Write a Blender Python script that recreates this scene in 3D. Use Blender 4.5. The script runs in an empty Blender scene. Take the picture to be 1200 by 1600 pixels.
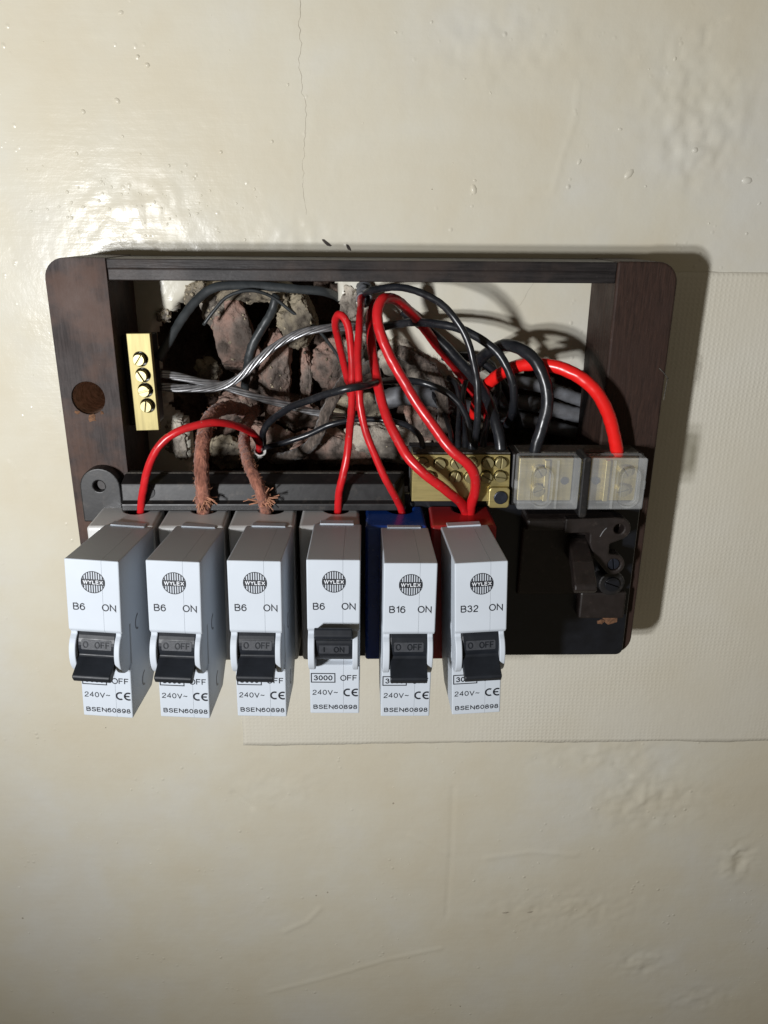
import bpy, bmesh, math, random
import numpy as np
from mathutils import Vector, Matrix, noise
R = math.radians
scene = bpy.context.scene
col = scene.collection

# ------------------------------------------------------------------ camera
cam_d = bpy.data.cameras.new("camera"); cam = bpy.data.objects.new("camera", cam_d); col.objects.link(cam)
cam_d.sensor_width = 36.0; cam_d.lens = 36.0 * 1236.0 / 1600.0
cam_d.clip_start = 0.005; cam_d.clip_end = 20.0
cam.matrix_world = Matrix(((0.99967413, 0.00103593, -0.02550605, 0.0),
                           (-0.0243332, 0.34066481, -0.93986988, -0.350),
                           (0.00771537, 0.94018425, 0.340579, 0.0),
                           (0, 0, 0, 1)))
scene.camera = cam
# ------------------------------------------------------------------ light: dim room + one hand-held torch left of the lens
world = bpy.data.worlds.new("World"); scene.world = world; world.use_nodes = True
bg = world.node_tree.nodes["Background"]
bg.inputs[0].default_value = (1.0, 0.86, 0.64, 1); bg.inputs[1].default_value = 0.115
for dz in (-.02, .02):                       # two LEDs, one above the other, of a lamp held left of the lens
    ld = bpy.data.lights.new("lamp_led", 'SPOT'); ld.shadow_soft_size = 0.013; ld.energy = 7.4; ld.spot_size = R(132); ld.spot_blend = 1.0; ld.color = (0.975, 0.985, 1.0)
    led = bpy.data.objects.new("lamp_led", ld); col.objects.link(led); led.location = (-0.255, -0.520, -0.066 + dz)
    led.rotation_euler = (Vector((0.03, 0.0, 0.045)) - led.location).to_track_quat('-Z', 'Y').to_euler()
vs = scene.view_settings
vs.view_transform = 'Standard'; vs.look = 'None'; vs.exposure = 0.0; vs.gamma = 1.0; vs.use_curve_mapping = False
scene.cycles.max_bounces = 5; scene.cycles.diffuse_bounces = 3; scene.cycles.glossy_bounces = 3; scene.cycles.transparent_max_bounces = 10
scene.cycles.caustics_reflective = False; scene.cycles.caustics_refractive = False

# ------------------------------------------------------------------ helpers. Points are (x, d, z) in mm: d = distance out from the wall
def V(p): return Vector((p[0] * .001, -p[1] * .001, p[2] * .001))

def link(o, parent=None):
    col.objects.link(o)
    if parent is not None: o.parent = parent
    return o

def tag(o, label=None, cat=None, group=None, kind=None):
    if label: o["label"] = label
    if cat: o["category"] = cat
    if group: o["group"] = group
    if kind: o["kind"] = kind
    return o

def empty(name, loc=(0, 0, 0)):
    o = bpy.data.objects.new(name, None); col.objects.link(o); o.location = V(loc); o.empty_display_size = .01
    return o

def mesh_of(name, bm, mat, smooth=False):
    bmesh.ops.recalc_face_normals(bm, faces=bm.faces[:])
    me = bpy.data.meshes.new(name); bm.to_mesh(me); bm.free()
    for m in (mat if isinstance(mat, (list, tuple)) else [mat]): me.materials.append(m)
    if smooth:
        me.polygons.foreach_set("use_smooth", [True] * len(me.polygons))
    return me

def place(name, me, parent=None, bevel=0, segs=2, angle=35):
    o = bpy.data.objects.new(name, me); link(o, parent)
    if bevel:
        b = o.modifiers.new("bevel", 'BEVEL'); b.width = bevel * .001; b.segments = segs
        b.limit_method = 'ANGLE'; b.angle_limit = R(angle); b.harden_normals = False
        b.miter_outer = 'MITER_ARC'
    return o

def obj(name, bm, mat, parent=None, bevel=0, segs=2, smooth=False, angle=35):
    return place(name, mesh_of(name, bm, mat, smooth), parent, bevel, segs, angle)

def box(bm, x0, x1, d0, d1, z0, z1):
    vsx = [bm.verts.new(V((x, d, z))) for x in (x0, x1) for d in (d0, d1) for z in (z0, z1)]
    for f in ((0,1,3,2),(4,6,7,5),(0,4,5,1),(2,3,7,6),(0,2,6,4),(1,5,7,3)):
        bm.faces.new([vsx[i] for i in f])
    return vsx

PL = {'xz': lambda u, v, w: (u, w, v), 'dz': lambda u, v, w: (w, u, v), 'xd': lambda u, v, w: (u, v, w)}

def prism(bm, poly, plane, w0, w1, holes=()):
    """extrude a 2-D outline (with holes) between w0 and w1 along the axis the plane leaves out"""
    fn = PL[plane]
    if not holes:
        a = [bm.verts.new(V(fn(u, v, w0))) for u, v in poly]; b = [bm.verts.new(V(fn(u, v, w1))) for u, v in poly]
        bm.faces.new(a); bm.faces.new(b[::-1]); n = len(a)
        for i in range(n): bm.faces.new((a[i], a[(i + 1) % n], b[(i + 1) % n], b[i]))
        return a + b
    allv = []
    for w in (w0, w1):
        edges = []; loops = []
        for lp in [poly] + list(holes):
            vv = [bm.verts.new(V(fn(u, v, w))) for u, v in lp]
            edges += [bm.edges.new((vv[i], vv[(i + 1) % len(vv)])) for i in range(len(vv))]
            loops.append(vv)
        bmesh.ops.triangle_fill(bm, use_beauty=True, use_dissolve=False, edges=edges)
        allv.append(loops)
    for la, lb in zip(*allv):
        n = len(la)
        for i in range(n): bm.faces.new((la[i], la[(i + 1) % n], lb[(i + 1) % n], lb[i]))

def circ(cx, cy, r, n=20, a0=0, a1=360, ry=None):
    k = n if a1 - a0 >= 360 else n + 1
    return [(cx + r * math.cos(R(a0 + (a1 - a0) * i / n)), cy + (ry or r) * math.sin(R(a0 + (a1 - a0) * i / n))) for i in range(k)]

def rrect(x0, x1, y0, y1, r, n=5):
    out = []
    for cx, cy, a in ((x1 - r, y1 - r, 0), (x0 + r, y1 - r, 90), (x0 + r, y0 + r, 180), (x1 - r, y0 + r, 270)):
        out += circ(cx, cy, r, n, a, a + 90)
    return out

def cyl(bm, c, r, d0, d1, n=18, r2=None):
    """cylinder standing out from the wall, axis along d"""
    a = [bm.verts.new(V((c[0] + r * math.cos(2 * math.pi * i / n), d0, c[1] + r * math.sin(2 * math.pi * i / n)))) for i in range(n)]
    rr = r2 or r
    b = [bm.verts.new(V((c[0] + rr * math.cos(2 * math.pi * i / n), d1, c[1] + rr * math.sin(2 * math.pi * i / n)))) for i in range(n)]
    bm.faces.new(a); bm.faces.new(b[::-1])
    for i in range(n): bm.faces.new((a[i], a[(i + 1) % n], b[(i + 1) % n], b[i]))

def spline(pts, step=1.2):
    """Catmull-Rom through mm points, resampled about every step mm"""
    P = [Vector(p) for p in pts]; P = [P[0] * 2 - P[1]] + P + [P[-1] * 2 - P[-2]]
    out = []
    for i in range(1, len(P) - 2):
        n = max(2, int((P[i + 1] - P[i]).length / step))
        for k in range(n):
            t = k / n; p0, p1, p2, p3 = P[i - 1], P[i], P[i + 1], P[i + 2]
            out.append(0.5 * ((2 * p1) + (p2 - p0) * t + (2 * p0 - 5 * p1 + 4 * p2 - p3) * t * t + (3 * p1 - p0 - 3 * p2 + p3) * t ** 3))
    out.append(P[-2])
    return out

def frames(path):
    T = [(path[min(i + 1, len(path) - 1)] - path[max(i - 1, 0)]).normalized() for i in range(len(path))]
    ref = Vector((0, 1, 0)) if abs(T[0].y) < .9 else Vector((1, 0, 0))
    N = (ref - T[0] * ref.dot(T[0])).normalized(); fr = []
    for t in T:
        N = (N - t * N.dot(t)).normalized(); fr.append((t, N, t.cross(N)))
    return fr

def sweep(bm, path, rad, n=12, lump=0, seed=0, flat=1.0, cap=True):
    fr = frames(path); rings = []
    for i, (p, (t, a, b)) in enumerate(zip(path, fr)):
        r = rad(i / (len(path) - 1)) if callable(rad) else rad
        ring = []
        for k in range(n):
            an = 2 * math.pi * k / n; q = p + (a * math.cos(an) * flat + b * math.sin(an)) * r
            if lump: q = q + (q - p) * lump * noise.noise(q * .55 + Vector((seed, 0, 0)))
            ring.append(bm.verts.new(V(q)))
        rings.append(ring)
    for r0, r1 in zip(rings, rings[1:]):
        for k in range(n): bm.faces.new((r0[k], r0[(k + 1) % n], r1[(k + 1) % n], r1[k]))
    if cap: bm.faces.new(rings[0][::-1]); bm.faces.new(rings[-1])

def strands(bm, path, R0, r, count, twist, n=6, jitter=0, seed=0):
    fr = frames(path); L = 0; acc = [0]
    for a, b in zip(path, path[1:]): L += (b - a).length; acc.append(L)
    rng = random.Random(seed)
    for s in range(count):
        ph = 2 * math.pi * s / count; rr = R0 * (1 + rng.uniform(-jitter, jitter))
        sub = [p + (a * math.cos(ph + twist * l) + b * math.sin(ph + twist * l)) * rr for p, l, (t, a, b) in zip(path, acc, fr)]
        sweep(bm, sub, r, n)

def _arc(cx, cy, rx, ry, a0, a1, n=14):
    return [(cx + rx * math.cos(R(a0 + (a1 - a0) * k / n)), cy + ry * math.sin(R(a0 + (a1 - a0) * k / n))) for k in range(n + 1)]
SIX = [(.50, .80), (.45, .91), (.36, .98), (.27, 1.0), (.15, .95), (.06, .82), (.015, .64), (0, .45)] + _arc(.265, .32, .265, .32, 180, 540, 22)
GLYPH = {  # plain sans capitals and figures as pen strokes in a box one unit high: (advance width, strokes)
    'O': (.76, [_arc(.38, .5, .38, .5, 90, 450, 28)]), '0': (.53, [_arc(.265, .5, .265, .5, 90, 450, 24)]),
    'N': (.66, [[(0, 0), (0, 1), (.66, 0), (.66, 1)]]), 'F': (.56, [[(0, 0), (0, 1), (.56, 1)], [(0, .53), (.49, .53)]]),
    'B': (.61, [[(0, 0), (0, 1), (.34, 1)] + _arc(.34, .765, .23, .235, 90, -90) + [(0, .53)], [(.34, .53)] + _arc(.34, .265, .27, .265, 90, -90) + [(0, 0)]]),
    '6': (.53, [SIX]), '9': (.53, [[(.53 - x, 1 - y) for x, y in SIX]]),
    '8': (.53, [_arc(.265, .765, .215, .235, -90, 270, 22), _arc(.265, .265, .265, .265, 90, 450, 22)]),
    '3': (.53, [[(.02, .76), (.05, .88)] + _arc(.25, .76, .21, .24, 110, -80) + [(.20, .53)], [(.22, .53)] + _arc(.25, .27, .27, .27, 80, -150) + [(0, .27)]]),
    '1': (.32, [[(.03, .76), (.17, .84), (.29, 1.0), (.29, 0)]]),
    '2': (.53, [[(.03, .70), (.06, .87), (.16, .97), (.28, 1), (.42, .95), (.50, .82), (.50, .68), (.42, .52), (.22, .33), (.06, .15), (0, 0), (.53, 0)]]),
    '4': (.56, [[(.41, 0), (.41, 1), (0, .31), (.56, .31)]]), 'V': (.68, [[(0, 1), (.34, 0), (.68, 1)]]),
    '~': (.55, [[(0, .40), (.06, .50), (.15, .54), (.26, .49), (.34, .44), (.43, .42), (.50, .47), (.55, .57)]]),
    'S': (.60, [[(.57, .74), (.53, .90), (.42, .98), (.29, 1), (.13, .96), (.04, .84), (.05, .70), (.14, .60), (.30, .54), (.48, .47), (.58, .36), (.59, .22), (.51, .08), (.36, 0), (.22, 0), (.08, .07), (.01, .22), (0, .30)]]),
    'E': (.58, [[(.58, 0), (0, 0), (0, 1), (.56, 1)], [(0, .53), (.52, .53)]]), 'W': (.96, [[(0, 1), (.24, 0), (.48, 1), (.72, 0), (.96, 1)]]),
    'Y': (.68, [[(0, 1), (.34, .45), (.68, 1)], [(.34, .47), (.34, 0)]]), 'L': (.50, [[(0, 1), (0, 0), (.50, 0)]]),
    'X': (.66, [[(0, 0), (.66, 1)], [(0, 1), (.66, 0)]]), 'I': (.0, [[(0, 0), (0, 1)]]), ' ': (.2, [])}

def text_bm(bm, s, cap, x, z, d, w=.15, align='CENTER', sx=1.0, gap=.24, depth=0.0):
    """lettering: flat strokes of pen width w (cap heights), centred on height z"""
    total = sum(GLYPH[c][0] for c in s) + gap * (len(s) - 1)
    ox = {'LEFT': 0, 'CENTER': -total / 2, 'RIGHT': -total}[align]; made = []; fs = []; h = w / 2
    for ch in s:
        adv, strokes = GLYPH[ch]
        for st in strokes:
            closed = math.hypot(st[0][0] - st[-1][0], st[0][1] - st[-1][1]) < 1e-6
            P = [(px * sx, h + py * (1 - w)) for px, py in st]; n = len(P); L = []; Rr = []
            for k in range(n):
                a = P[k - 1] if k else (P[-2] if closed else None); b = P[k + 1] if k < n - 1 else (P[1] if closed else None); p = P[k]
                def nrm(u, v):
                    l = math.hypot(v[0] - u[0], v[1] - u[1]) or 1; return (-(v[1] - u[1]) / l, (v[0] - u[0]) / l)
                if a is None: nx_, ny_ = nrm(p, b); m = 1
                elif b is None: nx_, ny_ = nrm(a, p); m = 1
                else:
                    n1, n2 = nrm(a, p), nrm(p, b); nx_, ny_ = n1[0] + n2[0], n1[1] + n2[1]; l = math.hypot(nx_, ny_) or 1
                    nx_, ny_ = nx_ / l, ny_ / l; m = min(2.6, 1 / max(.3, nx_ * n1[0] + ny_ * n1[1]))
                for lst, sg in ((L, 1), (Rr, -1)):
                    v = bm.verts.new(V((x + (ox * sx + p[0] + nx_ * h * m * sg) * cap, d, z + (p[1] + ny_ * h * m * sg - .5) * cap))); lst.append(v); made.append(v)
            for k in range(n - 1): fs.append(bm.faces.new((L[k], L[k + 1], Rr[k + 1], Rr[k])))
        ox += adv + gap
    if depth:
        g = bmesh.ops.extrude_face_region(bm, geom=fs)
        for v in [e for e in g['geom'] if isinstance(e, bmesh.types.BMVert)]: v.co.y -= depth * .001
    return made

# ------------------------------------------------------------------ materials
def material(name):
    m = bpy.data.materials.new(name); m.use_nodes = True; nt = m.node_tree
    return m, nt, nt.nodes["Principled BSDF"]

def N(nt, kind, **kw):
    n = nt.nodes.new(kind)
    for k, v in kw.items():
        if k in n.inputs: n.inputs[k].default_value = v
        else: setattr(n, k, v)
    return n

def ramp(nt, src, stops):
    r = nt.nodes.new('ShaderNodeValToRGB'); e = r.color_ramp.elements
    while len(e) < len(stops): e.new(.5)
    for el, (p, c) in zip(e, stops): el.position = p; el.color = c if len(c) == 4 else (*c, 1)
    nt.links.new(src, r.inputs[0]); return r.outputs[0]

def coords(nt, scale=(1, 1, 1), rot=(0, 0, 0)):
    tc = nt.nodes.new('ShaderNodeTexCoord'); mp = nt.nodes.new('ShaderNodeMapping')
    mp.inputs['Scale'].default_value = scale; mp.inputs['Rotation'].default_value = rot
    nt.links.new(tc.outputs['Object'], mp.inputs[0]); return mp.outputs[0]

def noise_n(nt, vec, scale, detail=4, rough=.55):
    n = N(nt, 'ShaderNodeTexNoise', Scale=scale, Detail=detail, Roughness=rough); nt.links.new(vec, n.inputs['Vector']); return n.outputs[0]

def bump(nt, bsdf, src, strength, dist, prev=None):
    b = N(nt, 'ShaderNodeBump', Strength=strength, Distance=dist); nt.links.new(src, b.inputs['Height'])
    if prev is not None: nt.links.new(prev, b.inputs['Normal'])
    nt.links.new(b.outputs[0], bsdf.inputs['Normal']); return b.outputs[0]

def math_n(nt, op, a, b):
    n = nt.nodes.new('ShaderNodeMath'); n.operation = op
    for i, v in enumerate((a, b)):
        if isinstance(v, (int, float)): n.inputs[i].default_value = v
        else: nt.links.new(v, n.inputs[i])
    return n.outputs[0]

def mixc(nt, fac, a, b, mode='MIX'):
    m = nt.nodes.new('ShaderNodeMix'); m.data_type = 'RGBA'; m.blend_type = mode
    for sock, v in ((m.inputs[0], fac), (m.inputs[6], a), (m.inputs[7], b)):
        if isinstance(v, (int, float)): sock.default_value = v
        elif isinstance(v, tuple): sock.default_value = (*v, 1) if len(v) == 3 else v
        else: nt.links.new(v, sock)
    return m.outputs[2]

def plain(name, c, rough=.4, metal=0, var=.12, scale=300, bmp=0, bscale=900, spec=.5, coat=0, speck=None, dirt=None, dirt_amt=.5, dirt_scale=120):
    m, nt, b = material(name); v = coords(nt)
    n = noise_n(nt, v, scale, 5)
    lo = tuple(max(0, x * (1 - var)) for x in c); hi = tuple(min(1, x * (1 + var)) for x in c)
    cc = ramp(nt, n, [(.3, lo), (.7, hi)])
    if dirt:
        dn = noise_n(nt, v, dirt_scale, 7, .65)
        cc = mixc(nt, ramp(nt, dn, [(1 - dirt_amt - .12, (0, 0, 0)), (1 - dirt_amt + .18, (1, 1, 1))]), cc, dirt)
    if speck:
        cc = mixc(nt, ramp(nt, noise_n(nt, v, 620, 3, .6), [(.66, (0, 0, 0)), (.72, (.6, .6, .6))]), cc, speck)
    nt.links.new(cc, b.inputs['Base Color'])
    b.inputs['Metallic'].default_value = metal; b.inputs['Specular IOR Level'].default_value = spec
    b.inputs['Coat Weight'].default_value = coat
    rn = noise_n(nt, v, scale * 1.7, 4)
    mr = N(nt, 'ShaderNodeMapRange'); nt.links.new(rn, mr.inputs[0])
    mr.inputs[3].default_value = max(.03, rough * .75); mr.inputs[4].default_value = min(1, rough * 1.3)
    nt.links.new(mr.outputs[0], b.inputs['Roughness'])
    if bmp: bump(nt, b, noise_n(nt, v, bscale, 5), bmp, .0004)
    return m

def paint_wall():
    m, nt, b = material("cream_gloss_paint"); v = coords(nt)
    big = noise_n(nt, v, 9, 5); mid = noise_n(nt, v, 45, 5)
    c = ramp(nt, big, [(.36, (.595, .55, .44)), (.5, (.61, .58, .485)), (.62, (.61, .595, .535))])
    c = mixc(nt, ramp(nt, mid, [(.35, (0, 0, 0)), (.8, (.35, .35, .35))]), c, (.56, .49, .35))
    # grubby specks
    vo = N(nt, 'ShaderNodeTexVoronoi', Scale=62.0); nt.links.new(v, vo.inputs['Vector'])
    sp = math_n(nt, 'LESS_THAN', math_n(nt, 'ADD', vo.outputs['Distance'], math_n(nt, 'MULTIPLY', noise_n(nt, v, 400, 3), .10)), .085)
    sel = math_n(nt, 'GREATER_THAN', noise_n(nt, v, 23, 2), .58)
    c = mixc(nt, math_n(nt, 'MULTIPLY', math_n(nt, 'MULTIPLY', sp, sel), .55), c, (.16, .12, .08))
    nt.links.new(c, b.inputs['Base Color'])
    mr = N(nt, 'ShaderNodeMapRange'); nt.links.new(noise_n(nt, v, 30, 6), mr.inputs[0])
    mr.inputs[1].default_value = .3; mr.inputs[2].default_value = .7
    mr.inputs[3].default_value = .15; mr.inputs[4].default_value = .31
    nt.links.new(mr.outputs[0], b.inputs['Roughness']); b.inputs['Specular IOR Level'].default_value = .17
    p = bump(nt, b, noise_n(nt, coords(nt, (22, 60, 260), (0, R(-7), 0)), 1.0, 4, .6), .09, .0012)      # brush marks
    p = bump(nt, b, noise_n(nt, v, 300, 4, .6), .12, .0009, p)
    vb = N(nt, 'ShaderNodeTexVoronoi', Scale=210.0); nt.links.new(v, vb.inputs['Vector'])
    blob = ramp(nt, vb.outputs['Distance'], [(.04, (1, 1, 1)), (.22, (0, 0, 0))])
    blob = mixc(nt, 1.0, blob, ramp(nt, noise_n(nt, v, 38, 3), [(.56, (0, 0, 0)), (.68, (1, 1, 1))]), 'MULTIPLY')
    bump(nt, b, blob, .5, .0007, p)
    return m

def canvas_mat():
    m, nt, b = material("painted_canvas"); v = coords(nt)
    c = ramp(nt, noise_n(nt, v, 12, 5), [(.3, (.60, .56, .46)), (.7, (.63, .605, .53))])
    nt.links.new(c, b.inputs['Base Color']); b.inputs['Roughness'].default_value = .5
    b.inputs['Specular IOR Level'].default_value = .3
    waves = []
    for rx in (0, R(90)):
        w = N(nt, 'ShaderNodeTexWave', Scale=1.0, Distortion=2.2, Detail=2.0)
        w.inputs['Detail Scale'].default_value = 1.4
        w.wave_profile = 'SIN'; w.bands_direction = 'X'
        nt.links.new(coords(nt, (150, 150, 150), (0, rx, 0)), w.inputs['Vector']); waves.append(w.outputs[1])
    h = math_n(nt, 'MAXIMUM', waves[0], waves[1])
    mask = ramp(nt, noise_n(nt, coords(nt, (1, 1, 1)), 11, 3), [(.40, (.12,) * 3), (.66, (1,) * 3)])
    h = math_n(nt, 'MULTIPLY', h, mask)
    p = bump(nt, b, h, .32, .0005)
    bump(nt, b, noise_n(nt, v, 260, 5), .2, .0008, p)
    return m

def wood_mat(name, c0, c1, wear, rough=.42, sc=(900, 500, 90)):
    m, nt, b = material(name)
    v = coords(nt, sc, (0, R(14 if sc[0] > sc[2] else 0), 0)); v2 = coords(nt)
    g = noise_n(nt, v, 1.0, 6, .7)
    c = ramp(nt, g, [(.32, c0), (.68, c1)])
    c = mixc(nt, ramp(nt, noise_n(nt, v2, 40, 6, .6), [(.46, (0, 0, 0)), (.62, (.75, .75, .75))]), c, wear)
    spk = noise_n(nt, v2, 1500, 3, .7)
    c = mixc(nt, ramp(nt, spk, [(.66, (0, 0, 0)), (.74, (.35, .35, .35))]), c, (.22, .2, .19))
    nt.links.new(c, b.inputs['Base Color']); b.inputs['Specular IOR Level'].default_value = .2
    mr = N(nt, 'ShaderNodeMapRange'); nt.links.new(noise_n(nt, v2, 60, 6), mr.inputs[0])
    mr.inputs[3].default_value = rough * .7; mr.inputs[4].default_value = rough * 1.4
    nt.links.new(mr.outputs[0], b.inputs['Roughness'])
    p = bump(nt, b, g, .35, .0004); bump(nt, b, noise_n(nt, v2, 700, 4), .12, .0005, p)
    return m

def brass_mat(name, c, streak, rough, var=.25, bmp=.08):
    m, nt, b = material(name)
    s = noise_n(nt, coords(nt, streak), 1.0, 4)
    cc = ramp(nt, s, [(.3, tuple(x * (1 - var) for x in c)), (.7, c)])
    cc = mixc(nt, ramp(nt, noise_n(nt, coords(nt), 160, 6), [(.55, (0, 0, 0)), (.8, (.8, .8, .8))]), cc, tuple(x * .45 for x in c))
    nt.links.new(cc, b.inputs['Base Color']); b.inputs['Metallic'].default_value = .75
    b.inputs['Roughness'].default_value = rough
    bump(nt, b, s, bmp, .0003)
    return m

def fabric_mat(name, c0, c1):
    m, nt, b = material(name); v = coords(nt)
    w = [noise_n(nt, coords(nt, (900, 900, 250), (0, R(a), R(20))), 1.0, 3) for a in (38, -38)]
    h = math_n(nt, 'MAXIMUM', *w)
    c = ramp(nt, h, [(.4, c0), (.72, c1)])
    c = mixc(nt, ramp(nt, noise_n(nt, v, 90, 5), [(.45, (0, 0, 0)), (.75, (.75,) * 3)]), c, tuple(x * .45 for x in c0))
    nt.links.new(c, b.inputs['Base Color']); b.inputs['Roughness'].default_value = .95
    b.inputs['Specular IOR Level'].default_value = .1
    b.inputs['Sheen Weight'].default_value = .25
    bump(nt, b, h, .9, .0008); return m

def brick_mat(name, c0, c1, c2):
    m, nt, b = material(name); v = coords(nt)
    c = ramp(nt, noise_n(nt, v, 55, 7, .65), [(.3, c0), (.5, c1), (.68, c2)])
    c = mixc(nt, ramp(nt, noise_n(nt, v, 260, 5, .7), [(.55, (0, 0, 0)), (.72, (.8,) * 3)]), c, (.05, .035, .03))
    c = mixc(nt, ramp(nt, noise_n(nt, v, 28, 5, .6), [(.46, (0, 0, 0)), (.63, (.88,) * 3)]), c, (.040, .031, .026))
    nt.links.new(c, b.inputs['Base Color']); b.inputs['Roughness'].default_value = .92
    b.inputs['Specular IOR Level'].default_value = .15
    p = bump(nt, b, noise_n(nt, v, 170, 7, .7), .7, .003); bump(nt, b, noise_n(nt, v, 900, 4, .7), .4, .0007, p)
    return m

def clear_plastic():
    m, nt, b = material("milky_clear_plastic")
    b.inputs['Base Color'].default_value = (.92, .94, .96, 1); b.inputs['Roughness'].default_value = .22
    tr = nt.nodes.new('ShaderNodeBsdfTransparent'); mx = nt.nodes.new('ShaderNodeMixShader')
    tr.inputs[0].default_value = (.97, .97, .96, 1)
    f = ramp(nt, noise_n(nt, coords(nt), 120, 4), [(.3, (.075,) * 3), (.7, (.125,) * 3)])
    nt.links.new(f, mx.inputs[0]); nt.links.new(tr.outputs[0], mx.inputs[1]); nt.links.new(b.outputs[0], mx.inputs[2])
    nt.links.new(mx.outputs[0], nt.nodes["Material Output"].inputs[0]); return m

M = dict(
    wall=paint_wall(), canvas=canvas_mat(),
    crack=plain("crack_line", (.34, .30, .235), .9, var=.3),
    chip=plain("bare_chip", (.05, .04, .035), .9, var=.4),
    wood=wood_mat("dark_stained_wood", (.015, .011, .010), (.052, .040, .038), (.085, .046, .032), .55),
    wood_r=wood_mat("brown_stained_wood", (.016, .010, .008), (.050, .027, .020), (.034, .020, .016), .55),
    wood_t=wood_mat("black_stained_wood", (.009, .008, .008), (.030, .026, .026), (.045, .033, .028), .42, (60, 400, 900)),
    raw=plain("raw_splintered_wood", (.13, .062, .03), .9, var=.5, scale=900, bmp=.5),
    hole=plain("bored_wood", (.38, .25, .18), .8, var=.5, scale=500, bmp=.4),
    bake=plain("black_bakelite", (.009, .0085, .009), .42, var=.3, scale=200, bmp=.05, dirt=(.06, .05, .042), dirt_amt=.32, dirt_scale=260),
    base=plain("base_black", (.006, .007, .010), .34, var=.3, scale=150, bmp=.04),
    brown=plain("brown_bakelite", (.013, .009, .008), .45, var=.3, scale=200, bmp=.06, dirt=(.06, .045, .038), dirt_amt=.3, dirt_scale=300),
    dust=plain("dusty_top", (.05, .045, .038), .85, var=.5, scale=1200, bmp=.5, bscale=1500, dirt=(.17, .15, .12), dirt_amt=.4, dirt_scale=900),
    case=plain("breaker_grey_white_plastic", (.475, .515, .565), .5, spec=.25, var=.03, scale=60, bmp=.03, bscale=1800, dirt=(.30, .31, .32), dirt_amt=.22, dirt_scale=420),
    shell=plain("base_pale_grey_plastic", (.54, .535, .525), .34, var=.05, scale=60, bmp=.04, bscale=900),
    blue=plain("base_blue_plastic", (.007, .042, .23), .26, var=.1, scale=60, bmp=.03),
    redb=plain("base_red_plastic", (.33, .016, .017), .3, var=.1, scale=60, bmp=.03),
    lever=plain("lever_black_plastic", (.010, .012, .016), .42, spec=.28, var=.2, scale=200, bmp=.05, bscale=700),
    plate=plain("lever_plate_matt", (.034, .037, .044), .5, var=.25, scale=400, bmp=.2, bscale=900),
    print_=plain("black_print", (.012, .014, .02), .5),
    white_=plain("white_print", (.72, .75, .79), .4, var=.02),
    brass=brass_mat("brushed_brass", (.52, .43, .18), (60, 60, 1500), .42),
    brass_v=brass_mat("brushed_brass_bar", (.31, .262, .12), (700, 60, 60), .52),
    brass_s=brass_mat("brass_screw", (.36, .31, .155), (300, 300, 300), .42),
    red=plain("red_cable", (.52, .012, .016), .3, var=.08, scale=150, bmp=.10, bscale=260, dirt=(.22, .014, .016), dirt_amt=.33, dirt_scale=70, speck=(.42, .20, .18)),
    redm=plain("bright_red_cable", (.76, .014, .012), .3, var=.06, scale=150, bmp=.06, bscale=260),
    black=plain("black_cable", (.011, .012, .015), .3, var=.3, scale=180, bmp=.08, bscale=260, dirt=(.04, .04, .042), dirt_amt=.35, dirt_scale=140, speck=(.10, .095, .09)),
    greyc=plain("grey_sheath", (.16, .165, .18), .5, var=.25, scale=80, bmp=.2, dirt=(.05, .045, .04), dirt_amt=.45, dirt_scale=70),
    tarn=plain("tarnished_copper_strand", (.36, .36, .37), .34, metal=.75, var=.4, scale=260, bmp=.1),
    sheen=plain("grey_earth_cable", (.030, .034, .036), .4, var=.3, scale=200, bmp=.1),
    whites=plain("white_sheath", (.62, .61, .58), .5, var=.1),
    fab=fabric_mat("brown_fabric_sleeve", (.15, .060, .042), (.40, .17, .115)),
    fab2=fabric_mat("grey_fabric_sleeve", (.055, .045, .038), (.19, .15, .125)),
    fray=plain("frayed_thread", (.36, .17, .10), .9, var=.4),
    brick=brick_mat("dusty_brick", (.24, .12, .09), (.41, .28, .23), (.58, .51, .45)),
    mortar=brick_mat("lime_mortar", (.30, .25, .17), (.42, .36, .26), (.50, .45, .36)),
    plaster=brick_mat("broken_plaster", (.42, .37, .29), (.56, .50, .42), (.62, .56, .48)),
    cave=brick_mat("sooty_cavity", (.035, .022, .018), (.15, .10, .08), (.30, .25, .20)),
    clear=clear_plastic(),
    blued=plain("blued_steel", (.03, .035, .05), .4, metal=.6, var=.3),
)

# ------------------------------------------------------------------ the wall with its broken-out hole
def vnoise(x, z, s, seed):
    x = x / s + 500.3; z = z / s + 500.7
    xi = np.floor(x).astype(np.int64); zi = np.floor(z).astype(np.int64); fx = x - xi; fz = z - zi
    fx = fx * fx * (3 - 2 * fx); fz = fz * fz * (3 - 2 * fz)
    def h(a, b):
        k = (a * 374761393 + b * 668265263 + seed * 974634777) & 0x7fffffff
        k = ((k ^ (k >> 13)) * 1274126177) & 0x7fffffff
        return ((k ^ (k >> 16)) & 0xffff) / 65535.0
    return (h(xi, zi) * (1 - fx) + h(xi + 1, zi) * fx) * (1 - fz) + (h(xi, zi + 1) * (1 - fx) + h(xi + 1, zi + 1) * fx) * fz - .5

def segdist(x, z, pts):
    d = np.full(x.shape, 1e9)
    for (ax, az), (bx, bz) in zip(pts, pts[1:]):
        vx, vz = bx - ax, bz - az; t = np.clip(((x - ax) * vx + (z - az) * vz) / (vx * vx + vz * vz), 0, 1)
        d = np.minimum(d, np.hypot(x - ax - t * vx, z - az - t * vz))
    return d

def inside(x, z, poly):
    c = np.zeros(x.shape, bool); n = len(poly)
    for i in range(n):
        (ax, az), (bx, bz) = poly[i], poly[(i + 1) % n]
        hit = ((az > z) != (bz > z)) & (x < (bx - ax) * (z - az) / (bz - az + 1e-12) + ax)
        c ^= hit
    return c

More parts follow.
